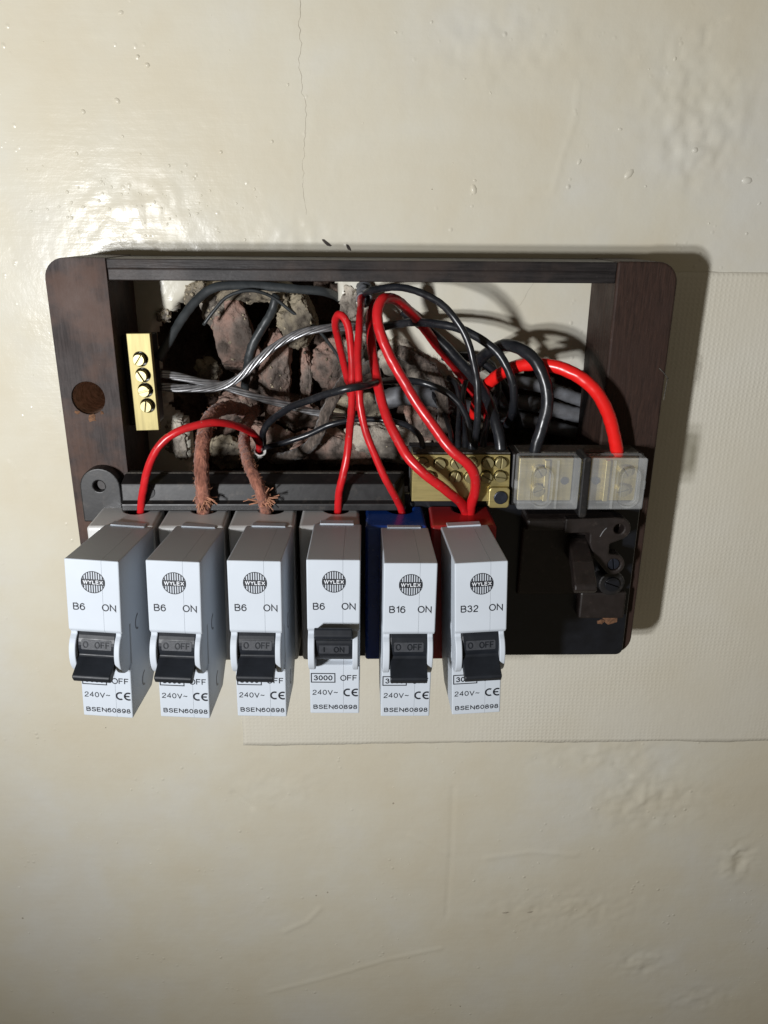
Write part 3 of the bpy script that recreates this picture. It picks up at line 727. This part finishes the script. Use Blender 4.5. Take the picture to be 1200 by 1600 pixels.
part("switch_plate", bm, M['brown'], sw, bevel=.6, segs=3)
bm = bmesh.new(); cyl(bm, (103.8, -115.4), 2.1, 44, 47, 16); part("screw", bm, M['fab2'], sw)
slotted(sw, (103.4, -131.2), 2.45, 46, 51.6, 80, M['blued'])
bm = bmesh.new(); cyl(bm, (105.4, -142.6), 5.6, 38, 46.5, 24); part("screw_boss", bm, M['bake'], sw, bevel=.7)
slotted(sw, (105.4, -142.6), 3.2, 46, 47.6, 20, M['base'])
bm = bmesh.new(); box(bm, 93, 113, 36, 45, -160, -147.5); part("lower_block", bm, M['brown'], sw, bevel=.9)
# scratch mark on plate
bm = bmesh.new(); sweep(bm, spline([(96.3, 52.4, -118.6), (97.4, 52.5, -116.2), (98.6, 52.4, -114.8)], .8), .22, 6); part("scratch", bm, M['greyc'], sw)
# toggle lever
bm = bmesh.new()
prism(bm, [(40, -121.5), (47, -121.5), (53, -124.0), (59, -126.8), (67.5, -133.2), (68.3, -135.2), (66.6, -137.2), (63, -137.0), (56, -131), (48, -130), (40, -131)], 'dz', 0, 8.0)
for v in bm.verts:
    t = (-v.co.y * 1000 - 48) / 22; v.co.x += .0848 - t * .0016 + (.0012 * t if v.co.x > .004 else 0)
part("switch_lever", bm, M['brown'], sw, bevel=.7, segs=3, angle=25)

# ------------------------------------------------------------------ plug-in bases (shields)
SH = [(-108.3, -81.7, 'shell'), (-80.7, -54.5, 'shell'), (-53.4, -27.1, 'shell'), (-25.8, -1.3, 'shell'), (.2, 25.2, 'blue'), (26.2, 52.8, 'redb')]
SHL = ["pale grey breaker base at the left end, thin red wire entering its top",
       "pale grey breaker base second from left, thick fabric cable entering its top",
       "pale grey breaker base third from left, frayed thinner fabric cable entering its top",
       "pale grey breaker base beside the blue one, red wire entering its top",
       "blue plastic breaker base behind the B16 breaker", "red plastic breaker base behind the B32 breaker"]
NOTCH = []
for (x0, x1, mk), lab in zip(SH, SHL):
    w = (x1 - x0) / 2 - .25; cxm = (x0 + x1) / 2; o = tag(empty("breaker_base", (cxm, 39, -171)), lab, "breaker base", "plug-in breaker bases on the board")
    nc = 2.6; NOTCH.append(cxm + nc)
    def local(bm): bmesh.ops.translate(bm, verts=bm.verts[:], vec=-V((cxm, 39, -171))); return bm
    pts = [(cxm - w, 39.2), (cxm + nc - 5.2, 39.2), (cxm + nc - 4.9, 42.2)] + circ(cxm + nc, 43.4, 4.6, 10, 180, 0)[::1] + [(cxm + nc + 4.9, 42.2), (cxm + nc + 5.2, 39.2), (cxm + w, 39.2), (cxm + w, 60), (cxm - w, 60)]
    pts = [(cxm - w, 39.2), (cxm + nc - 5.0, 39.2)] + [(cxm + nc + 5.0 * math.cos(R(a)), 42.6 + 4.6 * math.sin(R(a))) for a in range(180, -1, -18)] + [(cxm + nc + 5.0, 39.2), (cxm + w, 39.2), (cxm + w, 60), (cxm - w, 60)]
    bm = bmesh.new(); vv = prism(bm, pts, 'xd', -171, -109.8)
    for v in bm.verts:
        if v.co.z > -.12:
            v.co.z -= .00006 * (-v.co.y * 1000 - 39)
            v.co.x += (cxm * .001 - v.co.x) * .035 * (60 + v.co.y * 1000) / 20
    obj("shell", local(bm), M[mk], o, bevel=1.3, segs=4, angle=40)
    bm = bmesh.new(); box(bm, cxm + nc - 4.8, cxm + nc + 4.8, 39.4, 47.0, -150, -117); obj("terminal_well", local(bm), M['base'], o)

# ------------------------------------------------------------------ plug-in breakers, all from one set of meshes
def up(bm): return bm
body_prof = [(57, -3.6), (60, -1.9), (100, 0), (100, -26.6), (98.8, -28.0), (90, -28.2), (90, -44.8), (92.3, -45.8), (91.6, -67.2), (67, -67.6), (61.5, -62), (57, -58)]
def half(x0, x1, seam):
    bm = bmesh.new(); prism(bm, body_prof, 'dz', x0, x1); bmesh.ops.recalc_face_normals(bm, faces=bm.faces[:])
    es = [e for e in bm.edges if e.calc_face_angle(0) > .3 and not all(abs(v.co.x * 1000 - seam) < .01 for v in e.verts)]
    bmesh.ops.bevel(bm, geom=es, offset=.00045, segments=3, affect='EDGES', profile=.5); return bm
MESH = {}
MESH['half_l'] = mesh_of("case_half", half(-9.3, 3.27, 3.27), M['case']); MESH['half_r'] = mesh_of("case_half", half(3.345, 9.3, 3.345), M['case'])
cp = circ(92, -36.6, 10.6, 22, -96, 96, 9.2) + [(89, -27.6), (89, -45.6)]
cp = [(89, -46.2), (94, -46.0), (96.6, -45.0), (99.0, -43.2), (100.7, -40.8), (101.6, -38), (101.8, -35.2), (101.3, -32.4), (100.2, -30.3), (99.0, -29.2), (98.6, -28.4), (98.8, -27.6), (97, -27.0), (89, -27.0)]
cp = [(p.x, p.y) for p in spline([(a, b_, 0) for a, b_ in cp[1:-1]], .55)]; cp = [(89, -46.2)] + cp + [(89, -27.0)]
def cheek(x0, x1): bm = bmesh.new(); prism(bm, cp, 'dz', x0, x1); return bm
MESH['ch_l'] = mesh_of("cheek", cheek(-9.15, -6.75), M['case']); MESH['ch_r'] = mesh_of("cheek", cheek(6.75, 8.75), M['case'])
bm = bmesh.new(); prism(bm, [(57, -3.2), (60.5, -3.0), (61.2, -1.2), (57, -1.3)], 'dz', -6.8, 6.4); MESH['tab'] = mesh_of("latch_tab", bm, M['case'])
for key, dd, zz in (('clip', 82, -31), ('clip2', 76, -58.5)):
    bm = bmesh.new()
    a = [(dd + 3.2 * math.cos(R(t)), zz + 3.2 * math.sin(R(t))) for t in range(-90, 91, 15)]; b_ = [(dd + 2.4 * math.cos(R(t)), zz + 2.5 * math.sin(R(t))) for t in range(90, -91, -15)]
    prism(bm, a + b_, 'dz', 9.28, 9.42)
    MESH[key] = mesh_of("side_clip", bm, M['greyc'])
# logo roundel
bm = bmesh.new(); lz, lx, lr, dd = -8.2, .2, 4.15, 100.04
def flat(pts): bm.faces.new([bm.verts.new(V((x, dd, z))) for x, z in pts])
o_, i_ = circ(lx, lz, lr, 40), circ(lx, lz, lr - .28, 40)
for k in range(40): flat([o_[k], o_[(k + 1) % 40], i_[(k + 1) % 40], i_[k]])
flat([(lx - 4.05, lz - 1.12), (lx + 4.05, lz - 1.12), (lx + 4.05, lz + 1.12), (lx - 4.05, lz + 1.12)])
for k in range(-5, 6):
    if k in (-5, 5): continue
    x = lx + k * .82; hh = math.sqrt(max(.1, (lr - .1) ** 2 - (abs(k * .82) + .2) ** 2))
    flat([(x - .21, lz + 1.1), (x + .21, lz + 1.1), (x + .21, lz + hh), (x - .21, lz + hh)]); flat([(x - .21, lz - hh), (x + .21, lz - hh), (x + .21, lz - 1.1), (x - .21, lz - 1.1)])
MESH['logo'] = mesh_of("logo", bm, M['print_'])
bm = bmesh.new(); text_bm(bm, "WYLEX", 1.42, lx, lz, 100.075, w=.17, gap=.27, sx=1.05); MESH['logo_t'] = mesh_of("logo_lettering", bm, M['white_'])
for rt in ("B6", "B16", "B32"):
    bm = bmesh.new(); text_bm(bm, rt, 2.75, -7.0, -17.7, 100.04, align='LEFT'); MESH[rt] = mesh_of("rating_print", bm, M['print_'])
bm = bmesh.new(); text_bm(bm, "ON", 2.75, 7.6, -17.6, 100.04, align='RIGHT'); MESH['on'] = mesh_of("on_print", bm, M['print_'])
bm = bmesh.new()
def LD(z): return 92.3 + (z + 45.8) / (67.2 - 45.8) * .7 + .05
def text_low(s, size, x, z, **kw):
    vv = text_bm(bm, s, size, x, z, 92, **kw)
    for v in vv: v.co.y = -LD(v.co.z * 1000) * .001
text_low("OFF", 2.55, 8.3, -51.3, align='RIGHT')
text_low("3000", 2.25, -4.3, -51.3, w=.19, gap=.27)
text_low("240V~", 2.25, -8.2, -57.7, align='LEFT', w=.14, sx=1.08)
text_low("BSEN60898", 1.95, .2, -64.2, w=.18, sx=1.15, gap=.27)
def bar(x0, x1, z0, z1): bm.faces.new([bm.verts.new(V((x, LD(z), z))) for x, z in ((x0, z0), (x1, z0), (x1, z1), (x0, z1))])
bar(-8.9, .3, -53.4, -53.0); bar(-8.9, .3, -49.6, -49.2); bar(-8.9, -8.5, -53.0, -49.6); bar(-.1, .3, -53.0, -49.6)
def arc(cx, cz, r0, r1, a0, a1):
    o = circ(cx, cz, r1, 14, a0, a1); i = circ(cx, cz, r0, 14, a0, a1)
    for k in range(14): bm.faces.new([bm.verts.new(V((x, LD(z), z))) for x, z in (o[k], o[k + 1], i[k + 1], i[k])])
arc(5.0, -57.7, 1.12, 1.78, 62, 298); arc(8.05, -57.7, 1.12, 1.78, 62, 298); bar(6.5, 8.4, -58.0, -57.4)
MESH['low'] = mesh_of("lower_print", bm, M['print_'])
# lever: local frame centred on the pivot
prof = [(9.0 * math.cos(R(a)), 9.0 * math.sin(R(a))) for a in range(-150, -13, 8)] + [(11.5, -2.2), (17.0, -2.1), (17.8, -1.2), (17.9, 1.2), (17.2, 1.8), (12.5, 1.5), (9.6, 1.7)] + [(9.0 * math.cos(R(a)), 9.0 * math.sin(R(a))) for a in range(13, 151, 8)]
bm = bmesh.new(); prism(bm, prof, 'dz', -6.6, 6.6); MESH['lever'] = mesh_of("lever", bm, M['lever'])
def legend(s, ang):
    bm = bmesh.new(); prism(bm, rrect(-5.3, 5.3, -1.8, 1.8, .4), 'xz', 8.6, 9.03); n0 = len(bm.faces)
    text_bm(bm, s, 2.5, 0, 0, 9.0, w=.15, sx=.8, gap=.3, depth=.2); bm.faces.ensure_lookup_table()
    for f in bm.faces[n0:]: f.material_index = 1
    bmesh.ops.rotate(bm, verts=bm.verts[:], cent=(0, 0, 0), matrix=Matrix.Rotation(R(-ang), 3, 'X')); return mesh_of("lever_legend", bm, [M['plate'], M['lever']])
MESH['leg_off'] = legend("O  OFF", 39); MESH['leg_on'] = legend("I   ON", -38)

BR = [(-92.85, -107.9, 3.3, 2.2, 'B6', -32, "white B6 breaker at the left end of the row, lever down"),
      (-65.35, -108.4, 2.1, 1.8, 'B6', -32, "white B6 breaker second from the left, lever down"),
      (-37.7, -108.4, .95, 1.2, 'B6', -32, "white B6 breaker third from the left, lever down"),
      (-10.5, -108.1, .6, .3, 'B6', 30, "white B6 breaker with its black lever switched up"),
      (16.2, -109.4, .4, -.3, 'B16', -33, "white B16 breaker with lever down, plugged into the blue base"),
      (40.6, -109.1, -2.3, -1.6, 'B32', -32, "white B32 breaker with lever down, plugged into the red base")]
for (cxb, zt, roll, yaw, rate, ang, lab), pit in zip(BR, (1.3, 1.4, 1.1, .2, .5, -.2)):
    root = tag(empty("circuit_breaker", (0, 0, 0)), lab, "breaker", "plug-in circuit breakers in a row")
    # pivot at the middle of the front top edge, so the measured edge stays put
    mat = Matrix.Translation(V((cxb, 100, zt))) @ Matrix.Rotation(R(roll), 4, 'Y') @ Matrix.Rotation(R(-yaw), 4, 'Z') @ Matrix.Rotation(R(-pit), 4, 'X') @ Matrix.Translation(-V((0, 100, 0)))
    root.matrix_world = mat
    place("case_half", MESH['half_l'], root); place("case_half", MESH['half_r'], root)
    place("cheek", MESH['ch_l'], root, bevel=.5, segs=3); place("cheek", MESH['ch_r'], root, bevel=.5, segs=3)
    place("latch_tab", MESH['tab'], root, bevel=.2); place("side_clip", MESH['clip'], root); place("side_clip", MESH['clip2'], root)
    lg = place("logo", MESH['logo'], root); place("logo_lettering", MESH['logo_t'], lg)
    place("rating_print", MESH[rate], root); place("on_print", MESH['on'], root); place("lower_print", MESH['low'], root)
    lv = place("lever", MESH['lever'], root, bevel=.35, segs=2); lv.location = V((.1, 91, -33.6)); lv.rotation_euler = (R(-ang), 0, 0)
    place("lever_legend", MESH['leg_off'], lv); place("lever_legend", MESH['leg_on'], lv)

# ------------------------------------------------------------------ wires
def wobble(path, seed, amp=.45):
    n = len(path); out = []
    for i, p in enumerate(path):
        e = min(1, i / 8, (n - 1 - i) / 8); q = p * .075 + Vector((seed * 3.7, 0, 0))
        out.append(p + amp * e * Vector((noise.noise(q), noise.noise(q + Vector((9, 0, 0))), noise.noise(q + Vector((0, 9, 0))))))
    return out

def single(name, pts, r, mat, label, cat="wire", group=None, n=14, lump_=0, flat=1.0, step=1.2):
    path = wobble(spline(pts, step), len(pts)); bm = bmesh.new(); sweep(bm, path, r, n, lump_ or .10, len(pts), flat)
    o = obj(name, bm, mat, smooth=True); tag(o, label, cat, group); return o, path

G1, G2, G3, G4 = "red insulated wires", "black insulated wires", "bare twisted earth wires", "old fabric covered cables"
# --- red
single("red_wire", [(-48.1, 6, -96.8), (-45.2, 17, -89.7), (-47.1, 25, -82.5), (-51.3, 36, -76.8), (-59.6, 46, -72.9), (-70.0, 50, -74.7), (-78.9, 51, -80.6), (-84.8, 50, -90.7), (-88.3, 48, -101.2), (-91.5, 44, -113.0)], 1.55, M['red'], "thin red wire arching from white sheath end to the leftmost breaker base", group=G1)
single("red_wire", [(-3.5, 8, -76.1), (-6.2, 10, -67.2), (-8.2, 14, -55.5), (-10.6, 20, -44.1), (-11.3, 26, -37.0), (-9.3, 31, -32.9), (-6.3, 33, -35.6), (-5.1, 35, -43.3), (-4.6, 38, -55.3), (-4.9, 43, -68.3), (-6.1, 49, -81.0), (-8.2, 51, -93.5), (-10.1, 49, -102.2), (-10.9, 44, -113.7)], 1.55, M['red'], "red wire looping tightly at its top, running to the base beside the blue one", group=G1)
single("red_wire", [(-0.3, 6, -26.8), (-1.1, 14, -29.2), (-1.6, 30, -35.2), (-2.3, 42, -48.4), (-2.0, 47, -57.4), (-1.1, 49, -67.0), (1.9, 50, -78.2), (6.2, 51, -89.0), (11.1, 50, -99.2), (14.4, 47, -107.0), (16.9, 43, -115.5)], 1.5, M['red'], "straight red wire running down from grey sheath into the blue base", group=G1)
single("red_wire", [(4.3, 5, -30.0), (2.9, 16, -36.7), (3.3, 26, -43.2), (4.5, 36, -53.1), (6.5, 43, -63.2), (9.9, 49, -72.0), (15.7, 55, -81.9), (23.6, 59, -90.3), (32.9, 57, -97.7), (39.4, 51, -104.6), (43.9, 44, -115.2)], 1.95, M['red'], "thick red wire, the left one of the pair entering the red base", group=G1)
single("red_wire", [(57.6, 2, -83.2), (51.0, 4, -72.5), (40.9, 6, -58.9), (31.2, 8, -47.6), (24.6, 12, -39.2), (18.2, 20, -32.4), (11.8, 29, -27.1), (7.4, 36, -26.6), (5.1, 40, -30.5), (5.8, 43, -37.3), (10.2, 46, -47.7), (17.6, 50, -59.7), (25.4, 54, -70.8), (32.2, 58, -79.3), (39.2, 59, -85.1), (42.8, 58, -90.6), (43.9, 54, -98.7), (43.4, 49, -106.9), (43.9, 44, -116.0)], 2.05, M['red'], "thick red wire looping over the top, right one of the pair entering the red base", group=G1)
single("red_tail", [(49.4, 6, -79.3), (49.3, 12, -70.9), (51.5, 18, -64.4), (54.8, 24, -58.7), (60.1, 30, -53.7), (67.8, 36, -51.4), (76.9, 41, -51.8), (85.1, 45, -55.5), (92.3, 47, -62.9), (97.5, 47, -72.3), (100.9, 46, -81.7), (102.5, 45, -89.2)], 2.6, M['redm'], "bright thick red tail arching into the right clear covered terminal", group=G1)
# --- black
single("black_wire", [(-0.6, 6, -27.8), (2.1, 16, -25.3), (7.4, 24, -23.4), (15.5, 30, -22.9), (24.6, 36, -25.3), (32.7, 41, -30.5), (39.0, 44, -39.4), (42.5, 46, -50.1), (44.2, 46, -61.2), (44.9, 45, -71.6), (44.7, 42, -81.5), (44.8, 40, -88.0)], 1.4, M['black'], "black wire arching highest under the top rail, down to the brass bar", group=G2)
single("black_wire", [(6.6, 2, -41.5), (12.8, 6, -39.9), (19.2, 12, -38.1), (28.0, 20, -37.4), (37.8, 26, -38.7), (46.7, 32, -42.2), (54.1, 36, -48.1), (58.9, 38, -57.7), (60.7, 36, -67.1), (60.8, 30, -73.8), (60.9, 22, -79.5)], 1.7, M['black'], "black wire crossing the opening and curling down behind the black tail", group=G2)
single("black_wire", [(17.0, 2, -34.2), (23.8, 4, -39.3), (33.3, 8, -46.8), (40.0, 12, -53.5), (46.4, 18, -60.0), (50.6, 28, -66.2), (52.9, 36, -72.9), (54.7, 40, -79.4), (55.6, 42, -85.8)], 2.3, M['black'], "thick black wire running diagonally down to the right end of the brass bar", group=G2)
single("black_tail", [(49.5, 4, -58.4), (50.1, 12, -52.9), (52.7, 22, -47.7), (56.9, 30, -44.7), (62.1, 37, -45.5), (67.3, 42, -50.1), (70.7, 45, -57.6), (71.7, 46, -66.2), (70.5, 46, -74.7), (68.8, 46, -81.7), (68.0, 45, -89.7)], 2.45, M['black'], "thick black tail arching into the left clear covered terminal", group=G2)
single("black_wire", [(-47.1, 6, -94.7), (-44.0, 14, -90.2), (-42.1, 24, -81.9), (-38.0, 28, -75.8), (-28.9, 38, -68.4), (-16.9, 47, -62.2), (-5.6, 53, -58.0), (0.9, 49, -57.5), (7.6, 36, -58.7), (14.8, 28, -59.4), (24.2, 26, -60.8), (33.1, 30, -63.7), (39.4, 34, -68.9), (42.6, 38, -75.9), (43.6, 41, -83.1), (44.2, 40, -88.0)], 1.45, M['black'], "black wire looping behind the red wires from the white sheath to the brass bar", group=G2)
single("black_wire", [(-46.6, 6, -95.3), (-42.9, 14, -91.3), (-33.8, 20, -88.0), (-22.7, 22, -83.5), (-13.0, 24, -78.6), (-2.2, 24, -76.6), (8.5, 25, -76.9), (17.7, 30, -77.6), (21.8, 36, -79.4), (23.5, 40, -82.6), (23.9, 40, -88.0)], 1.2, M['black'], "thin black wire, lowest one, ending at the left end of the brass bar", group=G2)
single("black_wire", [(37.5, 0, -63.3), (40.5, 4, -65.4), (41.3, 14, -70.5), (39.9, 26, -76.1), (38.7, 36, -81.8), (38.5, 40, -87.4)], 1.2, M['black'], "short thin black wire dropping into the middle of the brass bar", group=G2)
single("black_wire", [(47.2, 2, -62.9), (44.2, 8, -64.1), (42.4, 18, -68.8), (42.3, 28, -75.6), (41.6, 36, -81.8), (41.3, 40, -87.4)], 1.2, M['black'], "short black wire with a pale highlight beside the highest arching wire", group=G2)
single("black_wire", [(53.8, 2, -54.5), (56.4, 8, -57.7), (57.8, 12, -63.9), (56.1, 18, -70.4), (52.3, 24, -76.5), (49.5, 34, -82.3), (48.7, 40, -87.4)], 1.5, M['black'], "black wire bending down just left of the right brass bar end", group=G2)
single("black_wire", [(34.5, -2, -55.2), (42.8, 4, -53.1), (50.8, 8, -55.2), (58.9, 8, -61.8), (66.0, 4, -73.9), (71.0, 0, -86.6)], 1.9, M['black'], "dark wire passing low behind the red tail into the shadow", group=G2)
single("black_wire", [(29.8, -2, -69.5), (34.5, 6, -76.5), (36.6, 20, -81.1), (36.3, 34, -83.6), (35.9, 40, -87.7)], 1.1, M['black'], "short thin black wire, second entering the brass bar from its left", group=G2)
# --- grey earth cables
single("grey_cable", [(-85.2, 18, -53.0), (-81.1, 16, -46.2), (-75.2, 12, -36.8), (-69.2, 9, -29.5), (-62.1, 7, -25.0), (-53.0, 5, -24.1), (-39.9, 3, -24.7), (-26.7, 1, -25.8), (-14.6, -3, -27.6), (-6.7, -20, -33.6)], 1.9, M['sheen'], "flat dark grey earth cable curving along the top left of the opening", group="grey earth cables", flat=.55)
single("grey_wire", [(-67.1, 10, -39.8), (-63.0, 10, -34.6), (-57.5, 9, -29.0), (-50.6, 8, -26.4), (-43.6, 7, -26.7), (-36.7, 5, -29.7), (-26.8, 3, -37.5), (-19.7, 0, -43.0), (-13.6, -2, -51.2), (-8.1, -4, -60.8)], .72, M['sheen'], "thin grey wire arching below the flat earth cable", group="grey earth cables", n=8)
single("grey_cable", [(-37.4, -2, -28.2), (-39.4, -1, -34.8), (-43.8, 0, -42.0), (-49.2, 0, -51.0), (-51.8, -3, -61.3), (-54.2, -8, -71.5)], 1.9, M['sheen'], "dark wire bundle hanging down in front of the pale brick", group="grey earth cables", lump_=.25)
for pts, lab, tw, sd in (([(-84.9, 18, -58.9), (-76.2, 16, -60.8), (-67.4, 14, -63.3), (-59.9, 11, -65.2), (-46.9, 8, -70.5), (-33.5, 4, -75.3), (-19.5, 2, -79.2), (-8.2, 0, -81.4)], "bare twisted wire from the brass bar sagging to the lower right", .35, 1),
                         ([(-85.4, 18, -64.2), (-76.6, 16, -65.4), (-66.2, 14, -65.8), (-58.3, 12, -64.2), (-51.8, 12, -60.4), (-45.6, 12, -54.9), (-36.8, 11, -48.1), (-26.5, 10, -42.8), (-15.8, 8, -40.9), (-6.4, 4, -41.1), (8.8, 0, -42.0)], "bare twisted wire rising from the brass bar towards the red loop", .45, 2)):
    bm = bmesh.new(); path = spline(pts, 1.2); strands(bm, path, 1.1, .62, 6, tw * .35, 6, .2, sd); sweep(bm, path, .8, 6)
    tag(obj("bare_wire", bm, M['tarn'], smooth=True), lab, "wire", G3)
# --- grey sheathed cables deep in the hole at the right
for k, (pts, r, lab) in enumerate((
    ([(64.3, -6, -64.9), (82.0, -6, -68.4), (97.7, -8, -74.0), (116.7, -10, -79.8)], 3.0, "grey sheathed cable, uppermost of those in the dark right corner"),
    ([(62.6, -10, -75.4), (80.6, -10, -77.5), (99.0, -10, -82.3), (118.2, -12, -87.6)], 3.6, "grey sheathed cable, middle of those in the dark right corner"),
    ([(59.1, -14, -82.4), (76.0, -14, -85.7), (91.5, -14, -90.0), (116.6, -14, -96.3)], 3.4, "grey sheathed cable, lowest of those in the dark right corner"),
    ([(6.3, -3, -75.0), (17.8, -2, -71.8), (32.4, -4, -73.4), (47.7, -8, -79.5)], 4.6, "broad grey sheathed cable behind the red wires"))):
    single("grey_cable", pts, r, M['greyc'], lab, "cable", "grey sheathed cables in the wall cavity")
# --- fabric cables
def fuzz(parent_o, path, r, count, mat, seed, spread=1.0, length=1.4, thick=.06):
    rng = random.Random(seed); bm = bmesh.new(); fr = frames(path)
    for k in range(count):
        i = rng.randrange(len(path)); t, a, b = fr[i]; an = rng.uniform(0, 6.283); nrm = a * math.cos(an) + b * math.sin(an)
        p = path[i] + nrm * r * .95; q = p + (nrm * rng.uniform(.3, 1) + t * rng.uniform(-1, 1)) * length * rng.uniform(.3, 1)
        q2 = q + Vector((rng.uniform(-1, 1), rng.uniform(-1, 1), rng.uniform(-1, 1))) * .5
        sweep(bm, [p, q, q2], thick, 3)
    o = obj("fuzz", bm, mat, parent_o); o["kind"] = "stuff"; return o

def fray(parent_o, end, dirs, mat, seed, count=34):
    rng = random.Random(seed); bm = bmesh.new()
    for k in range(count):
        dv = Vector(dirs[k % len(dirs)]) + Vector((rng.uniform(-.35, .35), rng.uniform(-.3, .3), rng.uniform(-.35, .35)))
        L = rng.uniform(1.6, 4.2); p = Vector(end) + Vector((rng.uniform(-1.6, 1.6), rng.uniform(-1, 1.6), rng.uniform(-.5, 2.2)))
        sweep(bm, spline([p, p + dv * L * .5 + Vector((0, .6, 0)), p + dv * L + Vector((rng.uniform(-.6, .6), rng.uniform(-.5, .5), rng.uniform(-1.4, .2)))], .9), rng.uniform(.12, .30), 4)
    o = obj("frayed_end", bm, mat, parent_o); return o
o, path = single("fabric_cable", [(-51.5, -6, -81.7), (-54.7, 4, -77.1), (-59.0, 16, -73.6), (-62.5, 30, -74.0), (-64.1, 40, -79.5), (-64.3, 47, -86.8), (-63.8, 50, -95.2), (-64.0, 49, -101.4), (-65.4, 44, -112.5)], 2.85, M['fab'], "thick brown fabric covered cable frayed at its end, second base from left", "cable", G4, n=18, lump_=.22, step=.7)
fuzz(o, path, 2.85, 420, M['fray'], 1); fray(o, path[-14], [(1.1, .5, -.1), (-.9, .5, -.6), (.3, .5, -1), (.9, .5, -.35), (-.3, .6, -1)], M['fray'], 2, 46)
o, path = single("fabric_cable", [(-49.6, -10, -80.2), (-50.7, 0, -80.9), (-51.1, 14, -82.8), (-49.8, 28, -85.9), (-46.5, 42, -89.6), (-43.2, 50, -94.6), (-40.9, 50, -101.1), (-39.8, 44, -112.5)], 2.4, M['fab'], "thinner reddish fabric cable frayed at its end, third base from left", "cable", G4, n=18, lump_=.22, step=.7)
fuzz(o, path, 2.4, 340, M['fray'], 3); fray(o, path[-13], [(-1.2, .5, .15), (1.1, .5, .35), (.5, .6, -.8), (.8, .5, -.3), (1.0, .4, 1.2)], M['fray'], 4, 42)
o, path = single("fabric_cable", [(-40.6, -6, -102.3), (-34.5, 2, -99.4), (-26.7, 8, -94.7), (-21.5, 12, -89.0), (-18.1, 14, -81.6), (-15.5, 14, -74.8), (-11.1, 12, -67.4), (-5.6, 8, -61.5), (3.3, 2, -57.5)], 2.55, M['fab2'], "grey brown braided cable curving behind the looping black wire", "cable", G4, n=18, lump_=.25, step=.7)
fuzz(o, path, 2.55, 240, M['fab2'], 5)
o, path = single("fabric_cable", [(10.1, -4, -50.0), (18.7, 2, -53.5), (26.9, 6, -57.3), (32.2, 8, -63.6), (34.7, 8, -73.2), (35.9, 6, -84.6), (37.2, 2, -95.1)], 2.7, M['fab2'], "dark tattered braided cable behind the thick red pair", "cable", G4, n=18, lump_=.35, step=.7)
fuzz(o, path, 2.7, 420, M['fab2'], 6, length=2.6)
# --- sheath ends
def sleeve(name, a, b, r, mat, label, seed):
    path = spline([a, (Vector(a) + Vector(b)) / 2, b], .8); bm = bmesh.new(); sweep(bm, path, r, 14, .3, seed, cap=False)
    o = obj(name, bm, mat, smooth=True); s = o.modifiers.new("thick", 'SOLIDIFY'); s.thickness = .0006; s.offset = -1
    tag(o, label, "cable sheath")
sleeve("cable_sheath", [(-51.3, 0, -100.9)][0], [(-45.2, 14, -93.1)][0], 2.7, M['whites'], "torn white sheath end where the thin red and black wires emerge", 3)
sleeve("cable_sheath", [(0.5, -4, -22.8)][0], [(-0.0, 11, -29.0)][0], 3.2, M['greyc'], "grey sheath end under the top rail where red and black wires emerge", 5)
